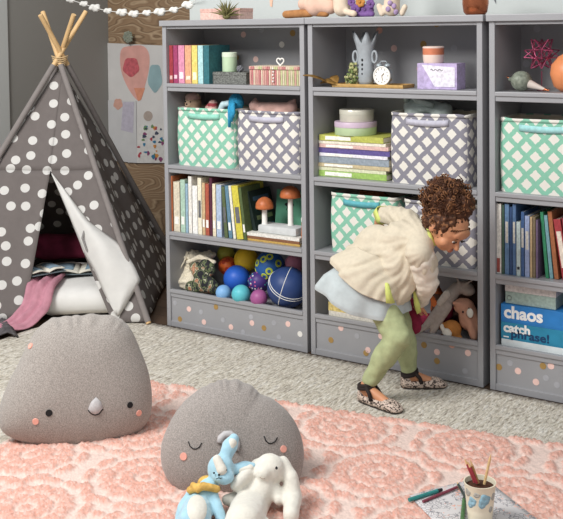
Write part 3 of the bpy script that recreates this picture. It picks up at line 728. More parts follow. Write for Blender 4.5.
# ------------------------------------------------------------------ stacks, boxes and ornaments
def lying(x0, x1, z, t_, d, hx, label, y=.04, grp=None, rz=0, title=None):
    o = book_shape(t_, x1-x0, d, None, bookmat(hx), 'pages', loc=(x0, y, z+t_/2+.0003), rot=Euler((0, PI/2, rz)), title=title)
    tag(o, label, 'book', grp); return z+t_+.0004
def boxy(name, x0, x1, y0, y1, z0, z1, hx, label, cat='box', lid=None, bev=.002, grp=None, lidh=.3, rz=0):
    cx, cy = (x0+x1)/2, (y0+y1)/2; t = thing(name, label, cat, (cx, cy, z0+.0004), rz, grp)
    w_, d = x1-x0, y1-y0; h = z1-z0; zl = h*(1-lidh)
    obj('box_base', MB().box(-w_/2+.001, -d/2+.001, 0, w_/2-.001, d/2-.001, zl if lid else h, bev=bev), hx if hx in MATS else bookmat(hx), t)
    if lid: obj('lid', MB().box(-w_/2, -d/2, zl, w_/2, d/2, h, bev=bev), lid if lid in MATS else bookmat(lid), t)
    return t
zA = ZS['A']
def xz(px, py, y=.05): q = PW(px, py, y); return q.x, q.z
# left bookcase, top compartment
a = xz(206, 84)[0]; c = xz(247, 84)[0]
M('print_box', '#6E6F6B', .7, .5, 120, det=1)
t = boxy('keepsake_box', a-.012, c-.005, .05, .17, zA, zA+.062, 'print_box', 'flat grey patterned box under the mint tin', lid='print_box')
obj('side_cover', MB().box((c-a)/2-.0005, -.058, .004, (c-a)/2+.0012, .058, .058), bookmat('5B5650'), t)
a2 = xz(223.5, 70)[0]
M('mint', '#BFD6B4', .5, .06, 20); M('mint_pale', '#D6E2CC', .5, .06, 20)
t = thing('round_tin', 'mint green round tin standing on the flat patterned box', 'tin', (a2, .105, zA+.0635))
r_ = .039; obj('tin_body', MB().lathe([(0, 0), (r_*.97, 0), (r_, .003), (r_, .076), (0, .076)]), 'mint', t, smooth=True)
obj('lid', MB().lathe([(r_+.0012, .076), (r_+.0012, .098), (r_*.96, .101), (0, .101)]), 'mint_pale', t, smooth=True)
x_ = xz(236, 70)[0]
b = MB(); 
for k in range(26):
    q = math.acos(1-2*(k+.5)/26); f = k*2.4; b.ball((.013*math.sin(q)*math.cos(f), .013*math.sin(q)*math.sin(f), .017+.013*math.cos(q)), .006, u=8, v=6)
o = obj('pompom', b, M('pom', '#77787E', .9, .2), smooth='all', loc=(x_, .085, zA+.0625)); tag(o, 'small grey pompom ball on the patterned box beside the mint tin', 'pompom')
# wicker box
a = xz(250, 85)[0]; c = xz(301, 85)[0]; c = min(c, UW-T-.01)
t = thing('wicker_box', 'pink and green striped wicker box with a heart-shaped handle', 'box', ((a+c)/2, .12, zA+.0004))
w_ = (c-a)/2; cols = [M('wk0', '#D9A9A0', .8), M('wk1', '#C8CF9E', .8), M('wk2', '#E3D2BC', .8), M('wk3', '#C77F83', .8)]
b = MB(); b.box(-w_+.004, -.07, 0, w_-.004, .07, .078, mi=2)
n = 26
for i in range(n): b.mi = [0, 3, 2, 0][i % 4] if i < n*.55 else [1, 2, 1, 0][i % 4]; x = -w_+(i+.5)*2*w_/n; b.tube([(x, -.072, .001), (x+.0015, -.0745, .04), (x, -.072, .078)], .0042, seg=6)
for i in range(14): b.mi = (i*3) % 4; yy = -.068+i*.0105; b.tube([(w_-.002, yy, .001), (w_+.0, yy, .078)], .0042, seg=6)
obj('woven_body', b, cols, t, smooth=True)
b = MB(); b.box(-w_-.001, -.077, .079, w_+.001, .077, .096, bev=.004, mi=2)
for i in range(n): b.mi = (i*7+i//2) % 4; x = -w_+(i+.5)*2*w_/n; b.tube([(x, -.079, .08), (x, -.079, .095)], .0042, seg=6)
lidp = obj('lid', b, cols, t, smooth=True)
b = MB(); P = []
for q in np.linspace(0, 2*PI, 25)[:-1]: P.append((.0018*16*math.sin(q)**3*.75, -.02, .118+.0018*(13*math.cos(q)-5*math.cos(2*q)-2*math.cos(3*q)-math.cos(4*q))*.75))
b.tube(P, .0035, closed=True); obj('handle', b, 'white', lidp, smooth=True)
b = MB()
for k in range(5): b.ball((-.004+.003*(k % 2), -.083, .02+.016*k), .005, u=8, v=6)
obj('beads', b, 'white', t, smooth='all')
# middle bookcase, top compartment
x, z_ = xz(369, 83, .10)
t = thing('wooden_tray', 'flat rectangular wooden tray under the vase and the clock', 'tray', ((xz(333, 84)[0]+xz(404, 84, .05)[0])/2, .10, zA+.0004))
w_ = (xz(404, 84)[0]-xz(333, 84)[0])/2
b = MB(); b.box(-w_, -.06, 0, w_, .06, .008, bev=.002); obj('tray_base', b, 'tray_wood', t)
b = MB(); b.box(-w_, -.062, .006, w_, -.056, .016); b.box(-w_, .056, .006, w_, .062, .016); b.box(-w_, -.06, .006, -w_+.006, .06, .016); b.box(w_-.006, -.06, .006, w_, .06, .016); obj('rim', b, 'tray_wood', t)
tz = zA+.0088
vx = xz(366, 60, .12)[0]
M('vase_grey', '#9DA3A8', .55, .10, 30)
t = thing('crown_vase', 'grey ceramic vase with a jagged crown rim and two round handles', 'vase', (vx, .115, tz))
b = MB(); n = 40; rows = []
prof = [(.034, 0), (.040, .02), (.042, .06), (.038, .11), (.037, .15), (.046, .19)]
for j, (r, z) in enumerate(prof): rows.append([(r*math.cos(2*PI*i/n), r*math.sin(2*PI*i/n)*.8, z) for i in range(n+1)])
tops = []
for i in range(n+1):
    a = 2*PI*i/n; k = abs(((i*6/n) % 1)*2-1); z = .20+.062*k; r = .048+.022*k; tops.append((r*math.cos(a), r*math.sin(a)*.8, z))
rows.append(tops); b.grid(rows); obj('vase_body', b, 'vase_grey', t, smooth=True, solid=.004)
obj('vase_foot', MB().lathe([(0, 0), (.034, 0), (.034, .004), (0, .004)]), 'vase_grey', t)
for s in (-1, 1):
    b = MB(); b.tube([(s*(.052+.013*math.cos(q)), -.005, .135+.028*math.sin(q)) for q in np.linspace(0, 2*PI, 17)[:-1]], .006, closed=True); obj('handle', b, 'vase_grey', t, smooth='all')
b = MB()
for k in range(4): b.ball((.0, -.0335, .055+.022*k), (.005, .003, .007))
obj('buttons', b, 'black', t, smooth='all')
cx_, cz_ = xz(381, 74, .06)
t = thing('alarm_clock', 'small white twin-bell alarm clock on the wooden tray', 'clock', (cx_, .078, tz)); rc = .042; cz = .048
obj('clock_case', MB().cone((0, -.008, cz), (0, .026, cz), rc, rc*.95, seg=32), M('clock_case', '#A9B3B8', .35, metal=.3), t, smooth=True)
b = MB(); b.tube([(rc*math.cos(q), -.010, cz+rc*math.sin(q)) for q in np.linspace(0, 2*PI, 33)[:-1]], .004, closed=True); obj('bezel', b, 'white', t, smooth='all')
b = MB(); b.disc((0, -.0085, cz), (0, -1, 0), rc*.93, .0015, mi=0, seg=32)
for k in range(12):
    q = k*PI/6; b.box(-.0012+.032*math.sin(q), -.0115, cz-.003+.032*math.cos(q), .0012+.032*math.sin(q), -.0098, cz+.003+.032*math.cos(q), mi=1)
obj('clock_face', b, ['chalk', 'black'], t)
b = MB(); b.tube([(0, -.0125, cz), (.012, -.0125, cz+.012)], .0014); b.tube([(0, -.0125, cz), (.004, -.0125, cz-.022)], .001); obj('clock_hands', b, M('clock_gold', '#7A5A36', .4), t)
for s in (-1, 1): obj('bell', MB().ball((s*.022, .008, cz+rc+.006), (.015, .015, .010)), 'clock_case', t, smooth='all')
for s in (-1, 1): obj('leg', MB().cone((s*.02, .008, cz-rc+.006), (s*.028, .008, 0), .003, .004), 'clock_case', t)
obj('hammer', MB().tube([(-.022, .008, cz+rc+.012), (-.012, .008, cz+rc+.026), (.012, .008, cz+rc+.026), (.022, .008, cz+rc+.012)], .0022), 'clock_case', t, smooth='all')
# succulent
sx_ = xz(353, 75, .07)[0]
t = thing('sprig_posy', 'little bunch of green sprigs on the wooden tray left of the vase', 'plant', (sx_, .075, tz))
M('moss', '#6E7C4A', .8, .3, 60); M('moss_pale', '#A9A878', .8, .2, 60)
obj('stem', MB().tube([(0, 0, 0), (.004, 0, .05), (.0, 0, .095)], [.006, .005, .003]), 'moss', t, smooth='all')
b = MB(); r3 = random.Random(5)
for k in range(70):
    h_ = r3.random(); rr = .012+.03*(1-h_)*r3.random(); a = r3.random()*6.28; b.ball((rr*math.cos(a)-.018*(1-h_), rr*math.sin(a)*.7, .008+.095*h_), (.008, .008, .004), (r3.random()*2, r3.random()*2, 0), mi=k % 2, u=8, v=6)
obj('leaves', b, ['moss', 'moss_pale'], t, smooth='all')
# gold leaves
q = PW(330, 84, .03); t = thing('dried_leaves', 'dried golden leaves hanging over the shelf edge left of the tray', 'leaves', (q.x, .03, zA+.001))
def leaf(mb, a, b_, w_, up=(0, 0, 1)):
    a = Vector(a); b_ = Vector(b_); d = b_-a; s = d.cross(Vector(up)).normalized(); rows = []
    for i in range(11):
        f = i/10; ww = w_*math.sin(PI*f)**.8*(1-.2*f)+.0004; c = a+d*f+Vector((0, 0, 1))*.012*math.sin(f*PI)
        rows.append([c-s*ww+Vector((0, 0, .004)), c, c+s*ww+Vector((0, 0, .004))])
    mb.grid(rows)
for (a, b_, w_) in (((.0, .02, .006), PW(303, 76, -.07)-Vector((q.x, .03, zA)), .022), ((.01, .05, .008), (-.05, .10, .042), .024), ((.04, .01, .006), (-.05, -.01, .014), .016), ((.0, .03, .004), (-.085, .06, .022), .02)):
    b = MB(); leaf(b, a, b_, w_, (0, -.5, 1)); obj('leaf', b, 'gold_leaf', t, smooth='all', solid=.0015)
# lilac box and candle
a = xz(417, 88)[0]; c = xz(457, 88)[0]
t = boxy('gift_box', a, c, .05, .15, zA, zA+.118, 'B9A6D2', 'lilac and white gift box under the candle')
w_ = (c-a)/2; b = MB(); b.prism([(-w_*.75, -.0505, .112), (w_*.9, -.0505, .10), (w_*.9, -.0505, .012), (-w_*.1, -.0505, .012)], (0, -.0012, 0)); obj('label_panel', b, bookmat('E2DBE8'), t)
b = MB(); b.tube([(-.03+.006*k, -.0525, .088+.005*math.sin(k*1.9)) for k in range(11)], .0012); obj('script_flourish', b, 'black', t)
cx_ = xz(432.5, 62, .09)[0]
M('candle_glass', '#E5CFC4', .3, .05); M('candle_coral', '#C97B5C', .4, .1, 30)
t = thing('candle', 'coral and white candle glass standing on the lilac box', 'candle', (cx_, .10, zA+.1188)); r_ = .049
obj('cup', MB().lathe([(0, 0), (r_*.9, 0), (r_*.96, .01), (r_, .038), (0, .038)]), 'candle_glass', t, smooth=True)
obj('coral_band', MB().lathe([(r_, .038), (r_, .068), (0, .068)]), 'candle_coral', t, smooth=True)
obj('lid', MB().lathe([(r_*1.01, .068), (r_*1.01, .074), (r_*.9, .077), (0, .077)]), 'candle_glass', t, smooth=True)
# middle bookcase second compartment: book stack and round boxes
z = ZS['B']+.0005
st = [(319, 387, .022, '9CC25A', 'lime green book at the bottom of the flat stack'), (317, 386, .014, 'D7D9B4', 'pale yellow book second from the bottom of the stack'), (318, 390, .014, 'C6B48A', 'sand coloured book under the grey floral one'), (318, 389, .026, '8F9AA6', 'thick grey blue floral book in the middle of the stack'), (320, 388, .012, 'E1DEE6', 'white book above the grey blue floral one'), (318, 390, .020, '5D4F93', 'purple book in the upper half of the stack'), (320, 389, .014, 'D8AFA6', 'pale pink book above the purple one'), (319, 386, .012, 'E4DECB', 'cream book just below the top of the stack'), (320, 384, .022, 'B9BB4E', 'olive yellow book on top of the flat stack')]
for i, (xa, xb, t_, hx, nm) in enumerate(st):
    a = xz(xa, 160, .05)[0]; c = xz(xb, 160, .05)[0]
    z = lying(a, c, z, t_*1.28, .20+.01*(i % 3), hx, nm, y=.045+.004*(i % 2), grp='flat stack of picture books', title=(bookmat('F0ECE0'), .1, .5) if i % 2 == 0 else None)
ztop = z
M('tin_green', '#B9CDA4', .35, .12, 10); M('tin_pearl', '#D0CDBE', .25, .08, 10, metal=.2); M('tin_lilac', '#C3AFC0', .35, .12, 10)
for (px0, px1, zz0, hh, nm, lab, ma, mb_) in ((333, 376, 0, .064, 'round_box', 'wide round tin with a green and lilac side, on the book stack', 'tin_green', 'tin_lilac'), (338, 373, .0645, .058, 'round_box', 'smaller round pearly tin standing on the wide one', 'tin_pearl', 'tin_pearl')):
    a = xz(px0, 130, .12)[0]; c = xz(px1, 130, .12)[0]; r_ = (c-a)/2*.87
    t = thing(nm, lab, 'tin', ((a+c)/2, .135, ztop+zz0+.0004))
    obj('tin_body', MB().lathe([(0, 0), (r_*.97, 0), (r_*.985, .002), (r_*.985, hh*.6), (0, hh*.6)], seg=40), ma, t, smooth=True)
    obj('lid', MB().lathe([(r_, hh*.6), (r_, hh-.003), (r_*.98, hh), (0, hh)], seg=40), mb_, t, smooth=True)
# left bookcase: stack with mushroom ornament
z = ZS['C']+.0005
for i, (xa, xb, t_, hx, nm) in enumerate([(246, 301, .011, 'C9A04E', 'ochre book at the bottom of the short stack under the mushrooms'), (247, 300.5, .014, '8A5A3C', 'brown book in the middle of the short stack under the mushrooms'), (248, 300.5, .016, 'E2DFD6', 'white book on top of the short stack under the mushrooms')]):
    a = xz(xa, 240, .04)[0]; c = xz(xb, 240, .04)[0]; c = min(c, UW-T-.006)
    z = lying(a, c, z, t_, .2, hx, nm, y=.03, grp='short stack under the mushrooms')
zt = z; mx = (xz(263, 230, .08)[0]+xz(297, 230, .08)[0])/2
M('plaster', '#C9CCCC', .9, .08, 30, .5, 60); M('cap_orange', '#B9693F', .4, .2, 40)
t = thing('mushroom_ornament', 'two orange-capped mushrooms on a grey white plaster slab', 'ornament', (mx, .10, zt+.0004))
wd = (xz(297, 230, .08)[0]-xz(259, 230, .08)[0])/2; wd = min(wd, UW-T-.01-mx)
b = MB(); b.box(-wd, -.05, 0, wd, .05, .040, bev=.01); obj('slab', b, 'plaster', t, smooth=True)
for (px, zc_, rr, y_) in ((264.5, (208, 222), .047, -.02), (290.5, (197, 222), .054, .02)):
    hx_ = xz(px, 210, .10+y_)[0]-mx; zz = xz(px, zc_[0], .10+y_)[1]-zt
    st_ = obj('stalk', MB().lathe([(0, .03), (.017, .03), (.014, .05), (.013, zz+.01), (0, zz+.01)], (hx_, y_, 0), 16), 'chalk', t, smooth=True)
    obj('cap', MB().lathe([(0, zz), (rr*.6, zz-.006), (rr*.97, zz-.002), (rr, zz+.006), (rr*.93, zz+.026), (rr*.65, zz+.045), (rr*.3, zz+.055), (0, zz+.058)], (hx_, y_, 0), 24), 'cap_orange', t, smooth='all')
bx0 = xz(270, 200, .2)[0]; bx1 = min(xz(297, 200, .2)[0], UW-T-.006)
o = obj('picture_board', MB().box(0, 0, 0, bx1-bx0, .012, .235, bev=.002), M('sea_green', '#5E9C80', .7, .12, 20), loc=(bx0, .235, ZS['C']+.0005), rot=(math.radians(-8), 0, 0)); tag(o, 'green picture board standing behind the mushrooms', 'board')
b = MB(); b.prism([((bx1-bx0)*.5+.03*math.cos(a), -.001, .16+.012*math.sin(a)) for a in np.linspace(0, 6.28, 10)[:-1]], (0, -.001, 0)); b.tube([((bx1-bx0)*.45, -.001, .15), ((bx1-bx0)*.4, -.001, .13)], .002); obj('bird_print', b, 'black', o)
x_ = UW-T-.022
t = thing('figurine', 'narrow white and terracotta figurine at the right end beside the mushrooms', 'figurine', (x_, .055, zt+.0004))
obj('figure_body', MB().lathe([(0, 0), (.013, 0), (.015, .02), (.011, .06), (.013, .075), (0, .08)]), 'terracotta', t, smooth=True)
obj('figure_top', MB().lathe([(0, .078), (.012, .08), (.014, .095), (.008, .11), (0, .112)]), 'white', t, smooth=True)

# balls in the left bookcase
zD = ZS['D']-.0255
def ball(px, py, rpx, Yc, hx, label, kind=None, z=None, cat='ball', hx2=None):
    c = PW(px, py, Yc); sc = (c-CAM).dot(_F)/FPX; r = rpx*sc
    zz = zD+r if z is None else max(z, zD+r)
    t_mat = 'ball_'+hx
    if t_mat not in MATS: M(t_mat, '#'+hx, .42, .07, 12)
    mt = [t_mat]
    b = MB(); b.ball((0, 0, 0), r, u=40, v=28)
    if kind == 'ribs':
        for v in b.bm.verts: a = math.atan2(v.co.y, v.co.x); v.co *= 1+.012*math.cos(a*20)
    cx = min(c.x, UW-T-r-.002)
    o = obj('ball', b, mt, smooth='all', loc=(cx, Yc, zz)); tag(o, label, 'ball', 'play balls in the left bookcase')
    if kind == 'dots':
        b = MB(); pts = [(-.50, -.82, .32), (.50, -.85, -.12), (.0, -.8, .62), (.12, -.9, -.55), (-.75, -.55, -.35), (.9, -.3, .35), (.35, -.55, .8)]
        for p in pts:
            n = Vector(p).normalized(); b.cone(n*r*.93, n*r*1.004, r*.26, r*.24, seg=24)
        obj('spots', b, M('spot_'+hx2, '#'+hx2, .45), o, smooth=True)
        if hx2 == 'C6D24E':
            b = MB()
            for p in pts: n = Vector(p).normalized(); b.cone(n*r*.93, n*r*1.010, r*.13, r*.12, seg=16)
            obj('spot_centres', b, t_mat, o, smooth=True)
    if kind == 'stars':
        b = MB(); r4 = random.Random(9)
        for k in range(46):
            n = Vector((r4.gauss(0, 1), r4.gauss(0, 1)-.5, r4.gauss(0, 1))).normalized(); b.cone(n*r*.96, n*r*1.008, r*.09, r*.08, mi=k % 3, seg=8)
        obj('confetti', b, ['white', M('conf_pink', '#D86A9A', .5), M('conf_teal', '#4AA8B0', .5)], o)
    if kind == 'lines':
        for (tl_, off) in (((.5, -.25, .8), .12), ((.5, -.25, .8), .24), ((.9, .35, -.3), -.1)):
            n = Vector(tl_).normalized(); u = n.orthogonal().normalized(); v = n.cross(u); rr = r*math.sqrt(1-off*off)
            b = MB(); b.tube([n*r*off+(u*math.cos(q)+v*math.sin(q))*rr*1.001 for q in np.linspace(0, 2*PI, 49)[:-1]], r*.018, closed=True, seg=6); obj('seam_line', b, 'white', o, smooth='all')
    return o
ball(287.5, 291, 20.5, .098, '2F4474', 'big navy ball with white lines at the right front', 'lines')
ball(259, 303, 8.7, .036, 'A0588C', 'small orchid purple ball in the front row', None)
ball(241, 294.5, 9.4, .036, '5FBEC9', 'small turquoise ball in the front row', 'ribs')
ball(223.5, 293, 7.8, .038, '7FAEDC', 'smallest ball, light blue, at the left of the front row', None)
ball(259, 283, 11, .145, '4A3578', 'dark purple ball sprinkled with confetti spots', 'stars', z=PW(259, 282, .145).z)
ball(237, 280, 13.5, .165, '2C5FC0', 'bright blue ball behind the turquoise one', 'ribs', z=PW(237, 279, .165).z)
ball(228, 266, 9.5, .235, 'D9682F', 'orange ball wedged behind the bright blue one', 'dots', z=PW(228, 266, .235).z, hx2='B5432A')
ball(246, 260, 12, .245, 'E5BC2E', 'yellow ball at the back', 'ribs', z=PW(246, 259.5, .245).z)
ball(270, 266, 15, .19, '2F5FA0', 'blue ball with lime green spots at the back', 'dots', z=PW(270, 266, .19).z, hx2='C6D24E')
ball(294, 264, 9.5, .25, 'DE8FA6', 'pink ball at the back right above the navy one', None, z=PW(294, 264, .25).z)
ball(226, 253.5, 9, .275, '9C9A3C', 'olive yellow ball at the back left', None, z=PW(225, 253.5, .275).z)
# drawstring sack and floral pouch
c = PW(190, 285, .12); c = Vector((c.x, .12, zD)); cr = lambda px, py, Y=.12: PW(px, py, Y)-c
t = thing('drawstring_sack', 'cream crocheted drawstring sack slumped at the left of the balls', 'bag', c)
M('crochet', '#E4DAC4', .95, .18, 90, .9, 120)
def up(v, r): return Vector((v.x, v.y, max(v.z, r+.001)))
blob('sack_body', [('l', cr(196, 262, .19), .05, up(cr(185, 280, .14), .05), .05), ('l', up(cr(178, 285, .1), .04), .04, up(cr(200, 285, .16), .05), .05), ('e', cr(192, 256, .17), (.055, .05, .032)), ('e', up(cr(171, 286, .06), .02), (.024, .022, .02)), ('e', cr(208, 255, .2), (.05, .04, .02))], 'crochet', t, .006, 3, .010, 55)
obj('drawstring', MB().tube([cr(188, 252, .13), cr(184, 262, .11), cr(178, 272, .08), up(cr(173, 284, .05), .01)], .004), 'crochet', t, smooth='all')
c2 = PW(203, 280, .07); c2 = Vector((c2.x, .085, zD)); cq = lambda px, py, Y=.07: PW(px, py, Y)-c2
def floral():
    t = NT('floral_print'); t.p.inputs['Roughness'].default_value = .8; v = t.n('ShaderNodeTexVoronoi'); v.inputs['Scale'].default_value = 34; t.l(t.coord(), v.inputs['Vector'])
    cr_ = t.n('ShaderNodeValToRGB'); t.l(t.noise(24, 3), cr_.inputs[0]); e = cr_.color_ramp.elements; cr_.color_ramp.interpolation = 'CONSTANT'
    e[0].color = lin('#26262B'); e[0].position = 0; e[1].position = .62; e[1].color = lin('#9A6A4E')
    q = e.new(.47); q.color = lin('#66704F'); q = e.new(.53); q.color = lin('#2B2C30'); q = e.new(.58); q.color = lin('#A9A78C'); q = e.new(.68); q.color = lin('#B98A70')
    t.base(cr_.outputs[0]); return t.m
t = thing('floral_pouch', 'dark floral fabric pouch in front of the cream crocheted sack', 'bag', c2)
blob('pouch_body', [('l', cq(196, 268, .10), .035, up(cq(206, 286, .06), .03), .035), ('l', up(cq(192, 288, .06), .035), .035, up(cq(215, 288, .07), .03), .032), ('e', cq(207, 268, .10), (.055, .03, .05)), ('e', up(cq(205, 284, .06), .04), (.08, .035, .05))], [floral()], t, .006, 5, .004, 30)
blob('gathered_top', [('l', cq(188, 262, .11), .012, cq(200, 257, .11), .014), ('l', cq(200, 257, .11), .014, cq(214, 262, .11), .012)], 'crochet', t, .004, 3, .003, 60)

# right bookcase, top compartment
x3 = UX[2]
sc_ = PW(541, 54, .14)
t = thing('himmeli_star', 'openwork metallic pink geometric star ornament', 'ornament', (sc_.x, .15, zA+.0005)); hc = Vector((0, 0, sc_.z-zA))
star = []; ico = bmesh.new(); bmesh.ops.create_icosphere(ico, subdivisions=1, radius=.042)
b = MB()
for f in ico.faces:
    tip = f.calc_center_median().normalized()*.080
    for v in f.verts: b.tube([v.co+hc, tip+hc], .0024, seg=5)
for e in ico.edges: b.tube([e.verts[0].co+hc, e.verts[1].co+hc], .0022, seg=5)
ico.free(); b.tube([hc+Vector((0, 0, -.075)), (0, 0, .0)], .002, seg=6)
obj('wire_star', b, M('pink_metal', '#A8506E', .3, .1, metal=.6), t)
o = obj('stand_foot', MB().lathe([(0, 0), (.02, 0), (.02, .003), (0, .003)]), 'pink_metal', t)
q = PW(521, 79, .07); r_ = .044
t = thing('spinning_top', 'lying sage ceramic ornament with a pale cone and copper tip', 'ornament', (q.x, .075, zA+.0005))
M('sage_glaze', '#7D8376', .5, .35, 70, det=2); M('pearl', '#C9BDB4', .4)
b = MB(); b.ball((0, 0, r_), (r_*1.05, r_, r_)); b.ball((-r_*1.1, 0, r_*1.15), (.012, .01, .01)); obj('round_body', b, 'sage_glaze', t, smooth='all')
b = MB(); b.cone((.03, -.005, .035), (.11, -.012, .010), .021, .005, seg=20); obj('cone_nose', b, 'pearl', t, smooth=True)
b = MB(); b.cone((.10, -.011, .012), (.128, -.014, .0065), .0065, .004); b.cone((-.05, 0, .052), (-.066, 0, .062), .006, .002); obj('metal_tips', b, 'copper', t, smooth=True)
q = PW(569, 74, .09)
t = thing('peach_vase', 'round peach orange vase cut off by the right edge', 'vase', (q.x, .12, zA+.0005))
r_ = .088; obj('vase_body', MB().lathe([(0, 0), (r_*.5, .001), (r_*.82, .022), (r_, .075), (r_*.93, .115), (r_*.6, .15), (r_*.3, .165), (r_*.28, .18), (r_*.34, .19), (0, .185)], seg=36), M('peach_glaze', '#D98A5C', .4, .08, 20), t, smooth='all')
obj('vase_stopper', MB().lathe([(0, .18), (r_*.2, .187), (r_*.15, .20), (0, .206)], seg=20), 'copper', t, smooth='all')

# board games in the right bookcase
def text(name, s, size, loc, mat_, parent, sx=1, ext=.0008, rot=(PI/2, 0, 0), bold=0):
    c = bpy.data.curves.new('txt', 'FONT'); c.body = s; c.size = size; c.extrude = ext; c.offset = bold; c.resolution_u = 4
    o = bpy.data.objects.new('t', c); me = evaluated_mesh(o); bpy.data.objects.remove(o)
    me.name = name; me.materials.clear(); me.materials.append(MATS[mat_] if mat_ in MATS else mat_)
    q = bpy.data.objects.new(name, me); COL.objects.link(q); q.parent = parent; q.location = loc; q.rotation_euler = rot; q.scale = (sx, 1, 1); return q
M('game_blue', '#2F7CC0', .45, .10, 14); M('game_teal', '#2E86A8', .45, .10, 14); M('game_white', '#DCE3E4', .5); M('letter', '#F4F4F2', .6)
gx = PW(500.5, 320, .03).x; gx1_ = gx+.46
z0 = zD+.0005
z1 = z0+.046
t = boxy('game_box', gx+.0, gx1_-.02, .035, .27, z0, z1, 'game_white', 'thin white game box at the bottom of the game stack', 'board game', grp='board games')
z2 = z1+.076; z3 = z2+.080
t = thing('game_box', 'teal catch phrase game box in the stack', 'board game', (gx, .035, z1+.0006), 0, 'board games')
obj('box_base', MB().box(.001, .001, 0, .459, .234, .04, bev=.001), 'game_teal', t); obj('lid', MB().box(0, 0, .008, .46, .235, z2-z1-.001, bev=.002), 'game_teal', t)
text('title_catch', 'catch', .056, (.012, -.0006, .034), 'letter', t, 1.02, bold=.0022)
text('title_phrase', 'phrase!', .050, (.045, -.0006, .013), M('letter_navy', '#1E3F66', .6), t, 1.18, bold=.0012)
obj('small_print', MB().box(.012, -.0012, .009, .036, 0, .014), 'letter', t)
obj('figure_print', MB().disc((.33, 0, .055), (0, -1, 0), .026, .0012).box(.31, -.0012, .006, .35, 0, .034), 'game_white', t)
t = thing('game_box', 'blue chaos game box in the stack', 'board game', (gx, .035, z2+.0002), 0, 'board games')
obj('box_base', MB().box(.001, .001, 0, .459, .234, .04, bev=.001), 'game_blue', t); obj('lid', MB().box(0, 0, .006, .46, .235, z3-z2-.001, bev=.002), 'game_blue', t)
text('title_chaos', 'chaos', .074, (.014, -.0006, .022), 'letter', t, 1.03, bold=.0026)
obj('emblem', MB().tube([(.30, -.001, .025), (.325, -.001, .045), (.35, -.001, .06)], .003).tube([(.30, -.001, .06), (.325, -.001, .04), (.35, -.001, .025)], .003).tube([(.29, -.001, .043), (.36, -.001, .043)], .003), bookmat('7DB4DC'), t)
xa = PW(505, 300, .05).x; xb = PW(556, 300, .05).x
t = boxy('game_box', xa, xb, .05, .25, z3+.0004, z3+.092, '9DB3A8', 'sage green box with a white lid on top of the blue box', 'board game', lid='DDD6D3', grp='board games', lidh=.42)
obj('ring_print', MB().tube([(-(xb-xa)/2+.02+.010*math.cos(q), -.1005, .025+.010*math.sin(q)) for q in np.linspace(0, 6.28, 13)[:-1]], .002, closed=True), bookmat('7C8A82'), t)

# things on top of the bookcases
zT = UH+.0005
a = PW(200, 18, .08).x; c = PW(240, 18, .08).x
boxy('storage_case', a, c, .08, .2, zT, zT+.058, 'E2B7AA', 'pale pink box on top of the left bookcase behind the air plant', lid='DBA99B', lidh=.35)
q = PW(229, 18, .05)
t = thing('air_plant', 'spiky olive air plant on top of the left bookcase', 'plant', (q.x, .03, zT)); r5 = random.Random(2)
M('air_green', '#6F6A42', .7, .3, 40)
obj('rosette_base', MB().ball((0, 0, .014), (.02, .02, .0135)), 'air_green', t, smooth='all')
for k in range(30):
    a = k*2.4; el = .15+1.25*(k/30); L = .085+.03*r5.random(); d = Vector((math.cos(a)*math.cos(el), math.sin(a)*math.cos(el)*.55, math.sin(el)))
    P = [Vector((0, 0, .016))+d*L*f+Vector((0, 0, -.015*f*f+.002)) for f in np.linspace(.1, 1, 6)]; P = [Vector((p.x, p.y, max(p.z, .004))) for p in P]
    obj('leaf', MB().tube(P, [.0048, .005, .0042, .0032, .002, .0006], seg=6), 'air_green', t, smooth='all')
def tp(px, py, Y=.06): return PW(px, py, Y)
def topthing(name, label, cat, px, Y=.06): q = tp(px, 16, Y); return thing(name, label, cat, (q.x, Y, zT)), Vector((q.x, Y, zT))
M('toffee', '#A8764A', .9, .15, 50, .4); M('powder', '#D9B5A2', .95, .05, 40, .3); M('ivory_plush', '#D9C7B2', .95, .06, 40, .3); M('violet', '#6E4E86', .7, .25, 40)
def F_(px, py, o, Y=.06, r=0): v = tp(px, py, Y)-o; return Vector((v.x, v.y, max(v.z, r+.001)))
t, o = topthing('plush_doll', 'toffee legged plush doll in powder pink sitting on top near the middle', 'plush toy', 315)
blob('body', [('l', F_(286, 15, o, .03, .018), .020, F_(310, 13, o, .05, .018), .022), ('l', F_(310, 12, o, .06, .018), .02, F_(326, 14, o, .05, .018), .018), ('e', F_(315, -24, o, .07), (.05, .045, .05)), ('l', F_(315, -15, o, .07), .03, F_(313, 5, o, .07), .04)], 'toffee', t, .006, 4)
blob('dress', [('l', F_(318, -8, o, .065), .045, F_(316, 6, o, .06, .045), .052), ('l', F_(318, 3, o, .06, .04), .045, F_(330, 7, o, .06, .035), .037), ('e', F_(305, 4, o, .055, .03), (.035, .04, .035))], 'powder', t, .007, 4)
t, o = topthing('plush_rabbit', 'ivory plush rabbit sitting between the pink dressed doll and the purple flowers', 'plush toy', 341, .05)
blob('body', [('l', F_(342, 8, o, .05, .04), .042, F_(339, -18, o, .05), .035), ('e', F_(339, -30, o, .05), (.045, .04, .045)), ('l', F_(335, -50, o, .05), .012, F_(337, -35, o, .05), .014), ('l', F_(346, -50, o, .05), .012, F_(343, -35, o, .05), .014), ('l', F_(347, 12, o, .03, .014), .016, F_(354, 14, o, .0, .014), .016)], 'ivory_plush', t, .006, 4)
t, o = topthing('flower_bunch', 'purple fabric flowers bunched beside the ivory rabbit', 'flowers', 361, .04)
